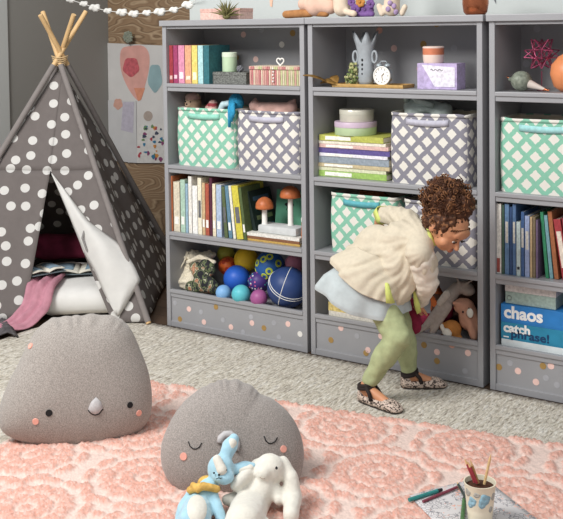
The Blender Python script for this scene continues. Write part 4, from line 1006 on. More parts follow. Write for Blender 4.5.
for k, (px, py, s) in enumerate([(356, 9, .024), (366, 10, .026), (361, 2, .024), (371, 4, .022), (352, 2, .02), (363, -6, .022)]):
    b = MB(); c = F_(px, py, o, .03+.012*(k % 2), .022)
    for j in range(7):
        a = j*.9; b.ball(c+Vector((s*.6*math.cos(a), -.006, s*.6*math.sin(a))), (s*.5, s*.3, s*.5), u=10, v=8)
    b.ball(c+Vector((0, -.012, 0)), s*.3, u=8, v=6); obj('bloom', b, 'violet' if k % 3 != 2 else M('amber', '#B9803F', .8, .2), t, smooth='all')
blob('ribbon', [('l', F_(350, 15, o, .03, .010), .012, F_(372, 14, o, .03, .010), .014), ('l', F_(352, 12, o, .05, .01), .016, F_(370, 10, o, .05, .01), .02)], 'violet', t, .005, 3)
t, o = topthing('plush_mouse', 'cream plush with pink cheeks and lilac flowers at the right of the purple bunch', 'plush toy', 391, .05)
blob('body', [('l', F_(392, 9, o, .05, .035), .038, F_(392, -15, o, .05), .036), ('e', F_(392, -28, o, .05), (.045, .04, .042)), ('l', F_(382, 14, o, .03, .012), .014, F_(379, 6, o, .03, .014), .014), ('l', F_(402, 14, o, .03, .012), .014, F_(405, 7, o, .03, .014), .014)], 'ivory_plush', t, .006, 4)
b = MB()
for (px, py) in ((388, 9), (394, 6), (396, 12), (390, 3)): b.ball(F_(px, py, o, .012, .01), (.013, .008, .013), u=10, v=8)
obj('lilac_flowers', b, M('lilac_cloth', '#9C86A8', .8, .3, 60), t, smooth='all')
q = PW(475, 10, .05)
t = thing('copper_tumbler', 'hammered copper tumbler on top near the right bookcase', 'cup', (q.x, .055, zT))
b = MB(); b.lathe([(0, 0), (.042, 0), (.052, .012), (.058, .05), (.056, .10), (.052, .13), (.048, .13), (.05, .09), (.045, .012), (0, .008)], seg=28)
for v in b.bm.verts: v.co += v.co.normalized()*.0015*noise.noise(v.co*90)
obj('tumbler_body', b, 'copper', t, smooth='all')
obj('rim', MB().tube([(.050*math.cos(a), .050*math.sin(a), .13) for a in np.linspace(0, 6.283, 25)[:-1]], .0025, closed=True), 'copper', t, smooth='all')
q = PW(497, 3, .379); b = MB(); b.prism([PW(*p, .3815)-q for p in ((491, -6), (496, 4), (495, -6))], (0, .002, 0)); o = obj('wall_decal', b, M('decal', '#6b6b70', .8), loc=q); tag(o, 'small dark pointed wall sticker above the right bookcase', 'sticker')
q = PW(271, 0, .3815); b = MB(); b.prism([PW(*p, .3815)-q for p in ((269.5, -4), (273, -4), (272, 7), (270, 6))], (0, .002, 0)); o = obj('wall_decal', b, M('decal_p', '#E3B79E', .8), loc=q); tag(o, 'small peach wall sticker above the left bookcase', 'sticker')
# ------------------------------------------------------------------ toys in the middle bookcase
zD = ZS['D']-.0255
a = PW(329, 325, .03).x; c = PW(376, 325, .03).x
b = PW(331, 325, .03).z
z = zD
M('gold_print', '#CDB875', .6, .35, 70, det=1)
z = lying(a, c+.03, z, .044, .2, 'D8D2C4', 'cream book under the gold patterned one on the bottom shelf', y=.03, grp='short stack on the bottom shelf')
bookmat('C9B36E'); MATS['cover_C9B36E'] = MATS['gold_print']
z = lying(a-.002, c+.02, z, .042, .2, 'C9B36E', 'thick book with a gold and cream pattern on the bottom shelf', y=.03, grp='short stack on the bottom shelf')
z = lying(a+.03, c+.02, z, .020, .2, 'B9B6B4', 'grey and black patterned book topmost under the child skirt', y=.035, grp='short stack on the bottom shelf', title=(bookmat('2b2b30'), .1, .9))
M('deer_grey', '#A89D95', .95, .10, 60, .5); M('caramel', '#B5793F', .9, .12, 50, .5); M('tan_pink', '#C08F78', .95, .08, 50, .5); M('fox', '#9A4F24', .9, .2, 40, .5); M('umber', '#4A3228', .9, .3, 50, .5)
def Q(px, py, Y, o, r=0): v = PW(px, py, Y)-o; return Vector((v.x, v.y, max(v.z, r+.001)))
def toy(name, label, px, Y): q = PW(px, 320, Y); o = Vector((q.x, Y, zD)); return thing(name, label, 'plush toy', o), o
t, o = toy('plush_deer', 'long-legged grey plush deer reaching out towards the hand of the child', 448, .10)
blob('body', [('l', Q(447, 300, .08, o), .033, Q(457, 288, .12, o), .03), ('l', Q(444, 303, .06, o), .024, Q(425, 327, .0, o), .015), ('l', Q(425, 327, 0, o), .015, Q(414, 333, -.03, o), .014), ('l', Q(448, 306, .06, o), .022, Q(431, 338, .02, o, .016), .016),
   ('l', Q(457, 288, .12, o), .026, Q(466, 287, .12, o), .03), ('e', Q(468, 290, .12, o), (.035, .03, .028)), ('l', Q(460, 284, .1, o), .008, Q(456, 277, .1, o), .005), ('l', Q(466, 284, .1, o), .007, Q(474, 279, .1, o), .005)], 'deer_grey', t, .006, 4, .002, 40)
blob('white_chest', [('l', Q(440, 303, .035, o), .016, Q(447, 294, .05, o), .018)], M('deer_pale', '#BDB3A9', .95, .1, 60, .5), t, .005, 3)
t, o = toy('plush_bear', 'tan pink plush bear with a white heart patch beside the curled puppy', 466, .10)
blob('body', [('l', Q(470, 320, .10, o, .05), .05, Q(466, 307, .10, o), .04), ('e', Q(462, 306, .09, o), (.04, .038, .036)), ('l', Q(460, 304, .06, o), .014, Q(454, 303, .05, o), .010), ('l', Q(468, 318, .07, o), .022, Q(474, 337, .05, o, .018), .018), ('l', Q(475, 318, .09, o), .02, Q(478, 330, .08, o, .02), .018)], 'tan_pink', t, .006, 4, .002, 40)
b = MB(); h = Q(470, 313, .045, o); b.ball(h, (.016, .006, .022), u=14, v=10); obj('heart_patch', b, 'plush_white', t, smooth='all')
b = MB(); b.ball(Q(463, 312, .045, o), .005, u=10, v=8); b.ball(Q(469, 308, .045, o)+Vector((0, -.002, 0)), .003, u=10, v=8); obj('eye', b, 'black', t, smooth='all')
t, o = toy('plush_puppy', 'curled caramel plush puppy with a white face at the front of the bottom shelf', 450, .05)
blob('body', [('e', Q(452, 329, .055, o, .042), (.045, .034, .042)), ('e', Q(444, 327, .045, o), (.022, .02, .022)), ('l', Q(452, 338, .04, o, .012), .014, Q(460, 338, .05, o, .012), .012)], 'caramel', t, .005, 4)
blob('white_face', [('e', Q(447, 333, .022, o, .02), (.024, .014, .022)), ('e', Q(442, 327, .022, o, .02), (.010, .008, .016))], 'plush_white', t, .004, 3)
b = MB(); b.ball(Q(442, 335, .010, o, .006), (.008, .006, .006), u=10, v=8); obj('nose', b, 'umber', t, smooth='all')
t, o = toy('plush_fox', 'rust orange plush fox behind the sleeve of the child', 433, .17)
blob('body', [('l', Q(432, 284, .17, o), .03, Q(438, 300, .17, o), .035), ('e', Q(428, 290, .16, o), (.03, .03, .03)), ('l', Q(426, 281, .16, o), .012, Q(424, 277, .16, o), .006), ('l', Q(438, 300, .17, o), .035, Q(440, 318, .17, o, .04), .045)], ['fox', 'umber'], t, .006, 3, .003, 40, pick=lambda p: int(noise.noise(p*30) > .1))
t, o = toy('plush_raccoon', 'dark brown plush animal at the back between the deer and the bear', 478, .22)
blob('body', [('l', Q(462, 300, .22, o), .045, Q(474, 296, .22, o), .05), ('e', Q(476, 284, .22, o), (.045, .04, .03)), ('l', Q(468, 300, .24, o), .045, Q(470, 325, .24, o, .045), .05), ('l', Q(448, 315, .24, o, .04), .04, Q(462, 318, .24, o, .04), .045)], 'umber', t, .007, 3, .003, 40)
t, o = toy('plush_cat', 'plum red plush toy between the deer legs and the puppy', 440, .15)
blob('body', [('l', Q(447, 313, .14, o, .03), .03, Q(436, 320, .15, o, .03), .035), ('e', Q(450, 308, .13, o), (.02, .02, .02)), ('l', Q(420, 318, .16, o, .03), .03, Q(430, 322, .16, o, .03), .035)], 'burgundy', t, .006, 3)
# burgundy soft toy the child holds over the shelf edge
q = PW(412, 322, -.12); o = Vector((q.x, -.13, .16))
t = thing('stuffed_stocking', 'burgundy soft toy with a teal patch below the hand of the child', 'plush toy', o)
QQ = lambda px, py, Y=-.13: PW(px, py, Y)-o
blob('body', [('l', QQ(406, 302), .036, QQ(413, 320), .038), ('l', QQ(413, 320), .038, QQ(414.5, 327), .032), ('l', QQ(405, 300), .032, QQ(399, 298), .026)], 'burgundy', t, .005, 5)
blob('teal_patch', [('e', QQ(405, 299, -.165), (.024, .012, .016))], M('teal_patch', '#3F8FA8', .6, .3, 80), t, .004, 3)

# ------------------------------------------------------------------ the child
M('lace', '#DDD3C4', .95, .05, 70, .5, 130)
HY = -.30
go = Vector((1.54, -.31, 0))
girl = thing('person', 'child bending over the bottom shelf in cream top, pale denim skirt and green trousers', 'person', go)
def g(px, py, Y=HY): return PW(px, py, Y)-go
def gw(x, y, z): return Vector((x, y, z))-go
fwd = Vector((.66, -.16, -.70)).normalized(); upv = Vector((.60, -.02, .74)); upv = (upv-fwd*upv.dot(fwd)).normalized(); sd = fwd.cross(upv).normalized()
if sd.y > 0: sd = -sd      # sd points to the camera side
hc = g(447, 226)
def hp(s, f, u): return hc+sd*s+fwd*f+upv*u
HR = Matrix((sd, fwd, upv)).transposed()
if HR.determinant() < 0: HR = Matrix((-sd, fwd, upv)).transposed()
he = HR.to_euler()
near_ank = gw(1.468, -.447, .085); far_ank = gw(1.545, -.19, .08)
near_knee = g(398, 337, -.40); far_knee = g(403, 338, -.23)
near_hip = gw(1.462, -.35, .46); far_hip = gw(1.46, -.25, .46)
dC = Vector((CAM.x-1.5, CAM.y+.31, 0)).normalized()
def gv(px, py, off=0.): return hitp(px, py, Vector((1.5, -.31, 0))+dC*off, dC)-go
pel = gw(1.44, -.305, .49); chest = gw(1.575, -.30, .635); neckb = g(423, 236); 
shn = g(419, 253, -.385); shf = g(408, 222, -.20)
eln = g(427, 281, -.33); wrn = g(420, 304, -.19); elf = g(385, 213, -.13); wrf = g(378, 222, -.10)
pr = [('e', hp(0, -.005, .012), (.074, .088, .088), he), ('e', hp(0, .035, -.030), (.056, .052, .058), he), ('e', hp(0, .048, -.066), (.026, .026, .022), he), ('e', hp(.036, .052, -.030), (.027, .024, .026), he), ('e', hp(-.036, .052, -.030), (.027, .024, .026), he),
      ('l', hp(0, .084, -.004), .008, hp(0, .098, -.024), .0115), ('e', hp(0, .086, -.050), (.020, .009, .0045), he), ('e', hp(0, .084, -.059), (.016, .009, .005), he), ('e', hp(0, .070, .035), (.05, .02, .03), he),
      ('e', hp(.077, -.012, -.018), (.008, .015, .022), he), ('e', hp(-.077, -.012, -.018), (.008, .015, .022), he),
      ('l', hp(0, -.02, -.05), .040, neckb, .040), ('l', neckb, .045, chest, .085), ('l', chest, .085, pel, .09), ('l', shf, .035, neckb, .045), ('l', shn, .035, neckb, .045),
      ('l', pel, .075, near_hip, .06), ('l', pel, .075, far_hip, .06), ('l', near_hip, .056, near_knee, .042), ('l', far_hip, .056, far_knee, .042), ('l', near_knee, .040, near_ank, .025), ('l', far_knee, .040, far_ank, .025),
      ('l', shn, .034, eln, .026), ('l', eln, .026, wrn, .018), ('l', shf, .034, elf, .026), ('l', elf, .026, wrf, .018)]
# feet
for ank, hx, hy, tx, ty in ((near_ank, 1.437, -.437, 1.635, -.478), (far_ank, 1.525, -.205, 1.668, -.105)):
    H_ = gw(hx, hy, .026); T_ = gw(tx, ty, .022); D = (T_-H_).normalized()
    pr += [('l', ank, .024, H_+D*.02+Vector((0, 0, .004)), .024), ('l', ank+Vector((0, 0, -.01)), .024, T_-D*.06+Vector((0, 0, .012)), .020), ('l', H_+D*.01, .024, T_-D*.04, .022), ('l', T_-D*.05, .02, T_-D*.012, .016)]
# hands: palm and five fingers each
def hand(w_, d, nrm, scale=1.0):
    d = d.normalized(); n = (nrm-d*nrm.dot(d)).normalized(); s = d.cross(n); out = []
    pc = w_+d*.028*scale
    out += [('l', w_, .0165*scale, pc, .017*scale)]
    for k, (o_, l, sp) in enumerate(((-.016, .036, -.25), (-.0055, .041, -.07), (.0055, .038, .08), (.016, .030, .26))):
        a = w_+d*.034*scale+s*o_*scale; dd = (d+s*sp*.5).normalized()
        m1 = a+dd*l*.45*scale-n*.002; m2 = m1+(dd*.85-n*.5).normalized()*l*.35*scale; m3 = m2+(dd*.4-n*.9).normalized()*l*.28*scale
        out += [('l', a, .0062*scale, m1, .0058*scale), ('l', m1, .0058*scale, m2, .0052*scale), ('l', m2, .0052*scale, m3, .0046*scale)]
    a = w_+d*.012*scale-s*.014*scale; m1 = a+(d*.5-s*.8-n*.2).normalized()*.022*scale; m2 = m1+(d*.9-s*.25-n*.4).normalized()*.018*scale
    out += [('l', a, .0075*scale, m1, .0066*scale), ('l', m1, .0066*scale, m2, .0055*scale)]
    return out
pr += hand(wrn, g(414, 318, -.13)-wrn, Vector((.3, -.8, .5)), 1.15)
pr += hand(wrf, Vector((-.1, .5, -.6)), Vector((0, -.5, .8)), 1.1)
body = blob('body', pr, ['skin', 'skin_rose'], girl, .0042, 5, pick=lambda p: int((p-hp(0, .095, -.054)).length < .018))
# facial features
for s in (1, -1):
    b = MB(); b.ball(hp(s*.031, .0795, -.001), (.0105, .006, .0040), he, u=14, v=10); obj('eye', b, M('eye_white', '#BFB2A6', .4), girl, smooth='all')
    b = MB(); b.ball(hp(s*.031, .0838, -.002), (.0055, .003, .0048), he, u=12, v=8); obj('iris', b, 'umber', girl, smooth='all')
    b = MB(); b.tube([hp(s*(.031+.0145*c_), .0875-.004*abs(c_), .0075-.004*c_*c_-.002) for c_ in np.linspace(-1, 1, 9)], .0023, seg=6); obj('eyelashes', b, 'black', girl, smooth='all')
    b = MB(); b.tube([hp(s*(.033+.017*c_), .083-.006*max(0, c_), .022-.004*c_*c_) for c_ in np.linspace(-1, 1, 9)], [.0008, .0014, .0018, .002, .002, .0018, .0014, .001, .0008], seg=6); obj('eyebrow', b, 'hair_light', girl, smooth='all')
# hair
hp_ = [('e', hp(0, -.022, .022), (.086, .088, .090), he), ('e', hp(0, -.05, -.01), (.074, .060, .070), he), ('e', g(447, 203), (.092, .085, .075)), ('e', g(446, 192), (.080, .075, .060)), ('e', g(437, 210), (.06, .06, .06)), ('e', g(461, 205), (.055, .06, .06))]
hair = blob('hair', hp_, ['hair', 'hair_light'], girl, .006, 3, .012, 70, pick=lambda p: int(noise.noise(p*60) > .25))
b = MB(); r6 = random.Random(11)
bc = g(447, 200)
for k in range(620):
    v = Vector((r6.gauss(0, 1), r6.gauss(0, 1), r6.gauss(0, 1))).normalized()
    if k < 430:
        if v.z < -.35: continue
        kk = .88+.22*r6.random(); p = bc+Vector((v.x*.100, v.y*.09, v.z*.088))*kk; ax = v
    else:
        v2 = v; sx = v2.dot(sd); fx = v2.dot(fwd); ux = v2.dot(upv)
        if fx > .10: continue
        p = hc+sd*(sx*.084)+fwd*(fx*.09-.026)+upv*(ux*.088+.02); ax = v
    R_ = .007+.006*r6.random(); turns = 1.3+1.2*r6.random(); ln = .012+.022*r6.random(); u = ax.orthogonal().normalized(); w2 = ax.cross(u); ph = r6.random()*6.28
    dirn = (ax*.6+Vector((0, 0, -.5))+Vector((r6.gauss(0, .5), r6.gauss(0, .5), r6.gauss(0, .5)))).normalized(); u = dirn.orthogonal().normalized(); w2 = dirn.cross(u)
    N = int(turns*7); P = [p+dirn*(ln*(i/N-.3))+(u*math.cos(ph+turns*6.28*i/N)+w2*math.sin(ph+turns*6.28*i/N))*R_*(1-.3*i/N) for i in range(N+1)]
    b.tube(P, .0017+.0008*r6.random(), mi=int(r6.random() < .34), seg=4)
obj('curls', b, ['hair', 'hair_light'], girl, smooth='all')
b = MB()
for k in range(26):   # short fringe curls along the hairline
    a = -1.3+2.6*k/25; p = hp(.068*math.sin(a), .045+.028*math.cos(a), .058-.018*abs(a)); b.tube([p+upv*(.006*math.cos(q)+.006)-fwd*.004+sd*(.006*math.sin(q)) for q in np.linspace(0, 5, 8)], .0016, seg=4, mi=k % 2)
obj('hairline_curls', b, ['hair', 'hair_light'], girl, smooth='all')
# trousers
tr = []
for hip, knee, ank in ((near_hip, near_knee, near_ank), (far_hip, far_knee, far_ank)):
    m1 = hip.lerp(knee, .5)+Vector((.004, -.004, 0)); a2 = ank+(knee-ank)*.14
    tr += [('l', hip, .068, m1, .063), ('l', m1, .063, knee, .057), ('l', knee, .058, knee.lerp(a2, .5), .050), ('l', knee.lerp(a2, .5), .050, a2, .036)]
tr += [('l', near_hip, .075, far_hip, .075), ('l', pel, .09, near_hip, .075)]
def folds(o, amp, fr, seed=0, axis=None):
    me = o.data; n = len(me.vertices); co = np.empty(n*3, 'f'); no = np.empty(n*3, 'f')
    me.vertices.foreach_get('co', co); me.vertex_normals.foreach_get('vector', no); co = co.reshape(-1, 3); no = no.reshape(-1, 3)
    k = np.array([noise.noise(Vector((p[0]*fr, p[1]*fr, p[2]*fr*2.2+seed)))+.5*noise.noise(Vector((p[0]*fr*2.3, p[1]*fr*2.3, p[2]*fr*3+seed))) for p in co.tolist()])
    me.vertices.foreach_set('co', (co+no*(amp*k)[:, None]).astype('f').ravel()); me.update()
tq = blob('trousers', tr, 'olive', girl, .006, 7); folds(tq, .0055, 12)
def creases(o, amp=.0035):
    me = o.data; n = len(me.vertices); co = np.empty(n*3, 'f'); no = np.empty(n*3, 'f')
    me.vertices.foreach_get('co', co); me.vertex_normals.foreach_get('vector', no); co = co.reshape(-1, 3); no = no.reshape(-1, 3)
    s0 = np.array(g(424, 244, -.36)); r = np.array(_R0); d = co-s0; x = d@r; y = d[:, 2]; dist = np.hypot(x, y); th = np.arctan2(y, x)
    wob = np.array([noise.noise(Vector(p)*7) for p in co.tolist()])
    k = np.sin(th*17+wob*7+dist*9)*np.clip((dist-.03)/.12, 0, 1)+.6*np.sin(th*41+wob*9)*np.clip((dist-.08)/.15, 0, 1)
    me.vertices.foreach_set('co', (co+no*(amp*k)[:, None]).astype('f').ravel()); me.update()
# skirt: pale denim flaring below the top
def rev(name, mats, rings, solid=.004, nn=180, seed=0, nf=7):
    """rings: (left px, right px, depth toward the camera, fold, drop of the front)"""
    rows = []; fine = []
    for a_, b_ in zip(rings, rings[1:]):
        for f in np.linspace(0, 1, 9)[:-1]: fine.append(tuple((tuple(np.array(p)*(1-f)+np.array(q)*f) if isinstance(p, tuple) else p*(1-f)+q*f) for p, q in zip(a_, b_)))
    for (l_, r_, dp, fo, drop) in fine+[rings[-1]]:
        L, R_ = gv(*l_), gv(*r_); c = (L+R_)/2; u = (R_-L)/2; r = []
        for i in range(nn+1):
            a = 2*PI*i/nn; k = 1+fo*math.sin(nf*a+seed)+fo*.6*math.sin((nf+4)*a+1+seed)
            r.append(c+u*(math.cos(a)*k)+dC*(math.sin(a)*dp*k)+Vector((0, 0, -drop*math.sin(a)**2*(1 if math.sin(a) > 0 else .3))))
        rows.append(r)
    b = MB(); b.grid(rows); bmesh.ops.remove_doubles(b.bm, verts=b.bm.verts, dist=1e-5)
    o = obj(name, b, mats, girl, smooth='all', solid=solid)
    if name == 'top_hem': creases(o)
    return o
rev('denim_skirt', 'pale_denim', [((358, 258), (408, 276), .08, .0, .0), ((340, 264), (407, 292), .125, .01, .02), ((325, 274), (408, 298), .138, .03, .035), ((318, 284), (409, 305), .146, .045, .045), ((318, 287), (409, 308), .144, .05, .048)])
# cream top
top = [('l', g(370, 264), .104, g(402, 243, -.29), .100), ('l', g(360, 271), .086, g(384, 286, -.31), .090), ('l', g(360, 260), .078, g(376, 246), .092), ('l', g(402, 243, -.29), .095, neckb+Vector((-.01, 0, -.01)), .07),
       ('l', g(410, 262, -.31), .085, g(392, 286, -.31), .08), ('l', shn, .060, g(424, 262, -.36), .060), ('l', shf, .056, g(395, 216, -.16), .046), ('l', g(395, 216, -.16), .046, g(383, 215, -.13), .036), ('l', neckb+Vector((-.01, 0, 0)), .06, shf, .05), ('l', neckb, .058, shn, .058)]
top += [('l', g(398, 262, -.33), .088, g(390, 284, -.33), .088), ('l', g(410, 270, -.33), .06, g(398, 292, -.33), .06)]
tq = blob('cream_top', top, 'cream_knit', girl, .006, 8); folds(tq, .0045, 7, 3); creases(tq)
rev('top_hem', 'cream_knit', [((358, 246), (408, 262), .08, .0, .0), ((349, 249), (412, 276), .130, .010, .02), ((333, 258), (409, 287), .150, .025, .035), ((332, 262), (406, 294), .156, .035, .042)], seed=2, nf=6)
slv = [('l', g(422, 258, -.37), .060, eln+Vector((.0, 0, 0)), .050), ('l', eln, .050, g(421, 300, -.215), .034)]
tq = blob('lace_sleeve', slv, 'lace', girl, .005, 5); folds(tq, .008, 14, 5)
b = MB(); b.grid([[gv(385, 283, .178), gv(387, 282.5, .179), gv(389, 284, .176)], [gv(385.5, 294, .18), gv(388, 293, .185), gv(392, 296, .175)], [gv(386, 303, .178), gv(391, 303.5, .182), gv(395, 303, .172)]])
obj('lime_hem_trim', b, 'lime', girl, smooth='all', solid=.003)
b = MB(); b.grid([[gv(413, 291, .07), gv(415, 291, .07)], [gv(414, 304, .055), gv(420, 304, .055)], [gv(417, 314, .04), gv(421, 312, .04)]]); obj('lime_cuff_trim', b, 'lime', girl, smooth='all', solid=.003)
cuf = g(378, 219, -.14); b = MB(); dcu = (wrf-elf).normalized(); uu = dcu.orthogonal().normalized(); vv = dcu.cross(uu)
b.grid([[elf+dcu*s_+(uu*math.cos(a)+vv*math.sin(a))*(.040+.004*math.sin(a*4)) for a in np.linspace(0, 2*PI, 25)] for s_ in (.0, .018, .036)]); obj('lime_cuff', b, 'lime', girl, smooth='all', solid=.003)
b = MB(); b.tube([hp(.052*math.cos(a), -.018+.0*math.sin(a), -.078)+(neckb-hp(0, -.02, -.05)).normalized()*.01+fwd*(.05*math.sin(a)) for a in np.linspace(0, 2*PI, 25)[:-1]], .0055, closed=True, seg=6); obj('lime_collar', b, 'lime', girl, smooth='all')
obj('lime_neckline', MB().tube([gv(427, 224, .115), gv(430, 235, .132), gv(434, 245, .125)], .008, seg=8), 'lime', girl, smooth='all')
# shoes
def shoemat():
    t = NT('leopard_print'); t.p.inputs['Roughness'].default_value = .6
    k = t.math('GREATER_THAN', t.noise(130, 2), .535); t.base(t.mix(k, lin('#CDBAAC'), lin('#4A3E3A'))); return t.m
SM = shoemat(); M('sole', '#3A332F', .7); M('strap_dark', '#2C2422', .8)
for nm, ank, hx, hy, tx, ty in (('near', near_ank, 1.437, -.437, 1.635, -.478), ('far', far_ank, 1.525, -.205, 1.668, -.105)):
    H_ = gw(hx, hy, 0); T_ = gw(tx, ty, 0); D = (T_-H_).normalized(); S = Vector((-D.y, D.x, 0)); L = (T_-H_).length
    base = .0125
    def outline(f):
        f = min(max(f, 0), 1); return .034*(1-(2*f-1)**6)**.5*(.80+.28*f) if 0 < f < 1 else .0
    # sole
    b = MB(); ptsL = [H_-D*.014+D*((L+.03)*f)+S*outline(f) for f in np.linspace(0, 1, 17)]; ptsR = [H_-D*.014+D*((L+.03)*f)-S*outline(f) for f in np.linspace(0, 1, 17)][1:-1][::-1]
    b.prism([p+Vector((0, 0, base)) for p in ptsL+ptsR], (0, 0, .007)); sole_bm = b
    rows = []
    for f in np.linspace(.0, 1, 25):
        w_ = outline(f) if 0 < f < 1 else .002; c = H_-D*.014+D*((L+.03)*f); r = []
        op = 1 if .16 < f < .66 else 0     # foot opening
        hgt = (.052 if f < .2 else (.030 if f < .66 else .034))*(1 if f < .7 else max(.15, (1-((f-.7)/.3)**2.2)))
        for q in np.linspace(0, PI, 15):
            cc = math.cos(q); ss = math.sin(q)
            if op and ss > .80: ss = .80; 
            r.append(c+S*(w_*math.copysign(abs(cc)**.7, cc))+Vector((0, 0, base+.006+hgt*ss**.6)))
        rows.append(r)
    b = MB()
    b.grid(rows); 
    dele = [fc for fc in b.bm.faces if (lambda m_: .17 < (m_-(H_-D*.014)).dot(D)/(L+.03) < .64 and abs((m_-H_).dot(S)) < .021 and m_.z > base+.02)(fc.calc_center_median())]
    bmesh.ops.delete(b.bm, geom=dele, context='FACES')
    shoe = obj('shoe', b, SM, girl, smooth='all', solid=.003); obj('sole', sole_bm, 'sole', shoe)
    b = MB(); c = ank+Vector((0, 0, .004)); b.tube([c+D*(.031*math.cos(a))+S*(.030*math.sin(a))+Vector((0, 0, .006*math.cos(a))) for a in np.linspace(0, 2*PI, 25)[:-1]], .0085, closed=True, seg=8); b.tube([c+Vector((0, 0, -.011))+D*(.032*math.cos(a))+S*(.031*math.sin(a))+Vector((0, 0, .006*math.cos(a))) for a in np.linspace(0, 2*PI, 25)[:-1]], .0085, closed=True, seg=8); obj('ankle_strap', b, 'strap_dark', shoe, smooth='all')
    b = MB(); sgn = -1
    for s_ in (-1, 1): b.tube([c+D*.020+S*(s_*.026), c+D*.040+S*(s_*.030)+Vector((0, 0, -.022)), H_+D*(L*.42)+S*(s_*.036)+Vector((0, 0, .038))], .0085, seg=8)
    obj('cross_strap', b, 'strap_dark', shoe, smooth='all')
# ------------------------------------------------------------------ floor cushions
def puff(name, outline, p0, tilt, T, mats, parent, org, pleats=None, T2=None, yb=.012, front=None):
    hd = Vector((CAM.x-p0.x, CAM.y-p0.y, 0)).normalized(); n = (hd*math.cos(tilt)+Vector((0, 0, math.sin(tilt)))).normalized()
    pts = [hitp(x, y, p0, n) for x, y in outline]; N = len(pts)
    # smooth resample
    def cr(t):
        i = int(t) % N; f = t-int(t); a, b_, c, d = pts[(i-1) % N], pts[i], pts[(i+1) % N], pts[(i+2) % N]
        return .5*((2*b_)+(-a+c)*f+(2*a-5*b_+4*c-d)*f*f+(-a+3*b_-3*c+d)*f**3)
    K = 140; ring = [cr(N*k/K) for k in range(K)]; c = sum(ring, Vector())/K
    b = MB(); nr = 26
    def pt(k, r, sgn):
        q = c.lerp(ring[k % K], r); h = T*(1-r**2.6)**.55; 
        if pleats:
            e = (ring[k % K]-c); ang = k/K; 
            pl_ = math.sin(k*1.15+2.2*noise.noise(Vector((k*.11, 3, 0)))*2)*(.55+.9*abs(noise.noise(Vector((k*.23, 0, 5))))); w_ = pleats(ang)*max(0, r-(.80+.12*noise.noise(Vector((k*.31, 1, 1)))))/.2; q = q+e.normalized()*(.005*w_*pl_); h *= 1+.38*w_*pl_
        q = q+n*(h*sgn); q.z = max(q.z, yb+.004*abs(sgn)); return q-org
    for sgn in (1, -1):
        rows = [[pt(k, r, sgn) for k in range(K+1)] for r in [math.sin(PI/2*i/nr) for i in range(0, nr+1)]]
        b.grid(rows)
    bmesh.ops.remove_doubles(b.bm, verts=b.bm.verts, dist=2e-4)
    o = obj(name, b, mats, parent, smooth='all')
    return n, c, o
def on_puff(px, py, bvh, org):
    d = ray(px, py).normalized(); h = bvh.ray_cast(CAM-org, d)
    if h[0] is None: h = bvh.find_nearest(CAM-org+d*3.9)
    return h[0], h[1]
from mathutils.bvhtree import BVHTree
def bvh_of(o):
    me = o.data; return BVHTree.FromPolygons([v.co.copy() for v in me.vertices], [list(p.vertices) for p in me.polygons])
def dot_on(name, px, py, rpx, bv, org, parent, mat_, th=.003, stretch=1):
    h, n = on_puff(px, py, bv, org); sc = ((h+org)-CAM).dot(_F)/FPX; b = MB()
    if n.dot(ray(px, py)) > 0: n = -n
    b.cone(h-n*.002, h+n*th, rpx*sc, rpx*sc*.9, seg=24); return obj(name, b, mat_, parent, smooth=True)
def line_on(name, pp, bv, org, parent, mat_, r=.003):
    P = []
    for x, y in pp:
        h, n = on_puff(x, y, bv, org)
        if h is None: continue
        if n.dot(ray(x, y)) > 0: n = -n
        P.append(h+n*.0015)
    b = MB(); b.tube(P, r, seg=8); return obj(name, b, mat_, parent, smooth='all')
def patch_on(name, poly, bv, org, parent, mat_, puffh=.012):
    cx = sum(p[0] for p in poly)/len(poly); cy = sum(p[1] for p in poly)/len(poly); rows = []
    for f in (0, .35, .7, .9, 1):
        r = []
        for (x, y) in poly+[poly[0]]:
            h, n = on_puff(cx+(x-cx)*f, cy+(y-cy)*f, bv, org)
            if n.dot(ray(x, y)) > 0: n = -n
            r.append(h+n*(puffh*math.sqrt(1-f*f)+.0008))
        rows.append(r)
    b = MB(); b.grid(rows); bmesh.ops.remove_doubles(b.bm, verts=b.bm.verts, dist=1e-4); return obj(name, b, mat_, parent, smooth='all')
M('grey_felt2', '#958E89', .95, .30, 240, .5, 400, sheen=.3, det=4)
p0 = PG(78, 443); org = Vector((p0.x, p0.y, 0)); org2 = org
t = thing('floor_cushion', 'large grey mountain shaped floor cushion with round black eyes and pink cheeks', 'cushion', org)
OUT = [(72, 316), (95, 314), (117, 317), (130, 328), (140, 349), (149, 374), (152, 400), (148, 421), (130, 437), (98, 446), (62, 448), (30, 444), (4, 433), (-2, 415), (6, 388), (19, 362), (33, 335), (50, 319)]
n, c, o = puff('cushion_body', OUT, p0, math.radians(14), .115, 'grey_felt', t, org, pleats=lambda a: max(0, 1-abs(((a+.5-.02) % 1)-.5)*6.5))
bv = bvh_of(o)
dot_on('eye', 49, 413, 3.6, bv, org, t, 'black'); dot_on('eye', 130, 405, 3.2, bv, org, t, 'black')
dot_on('cheek', 35.5, 421.5, 3.4, bv, org, t, 'salmon'); dot_on('cheek', 139, 413, 3.2, bv, org, t, 'salmon')
patch_on('horn', [(88, 409), (91, 402), (96, 397), (101, 402), (103, 408), (99, 413), (95, 414.5), (91, 413)], bv, org, t, 'pale_felt', .014)
line_on('horn_seam', [(88, 410), (91, 413.5), (95, 415), (99, 414), (103, 409)], bv, org, t, 'black', .0018)
dot_on('ear_patch', 30.5, 346, 3.2, bv, org, t, 'salmon')
p0 = PG(232, 490); org = Vector((p0.x, p0.y, 0))
t = thing('floor_cushion', 'smaller round grey floor cushion with closed eyes and a hooked trunk', 'cushion', org)
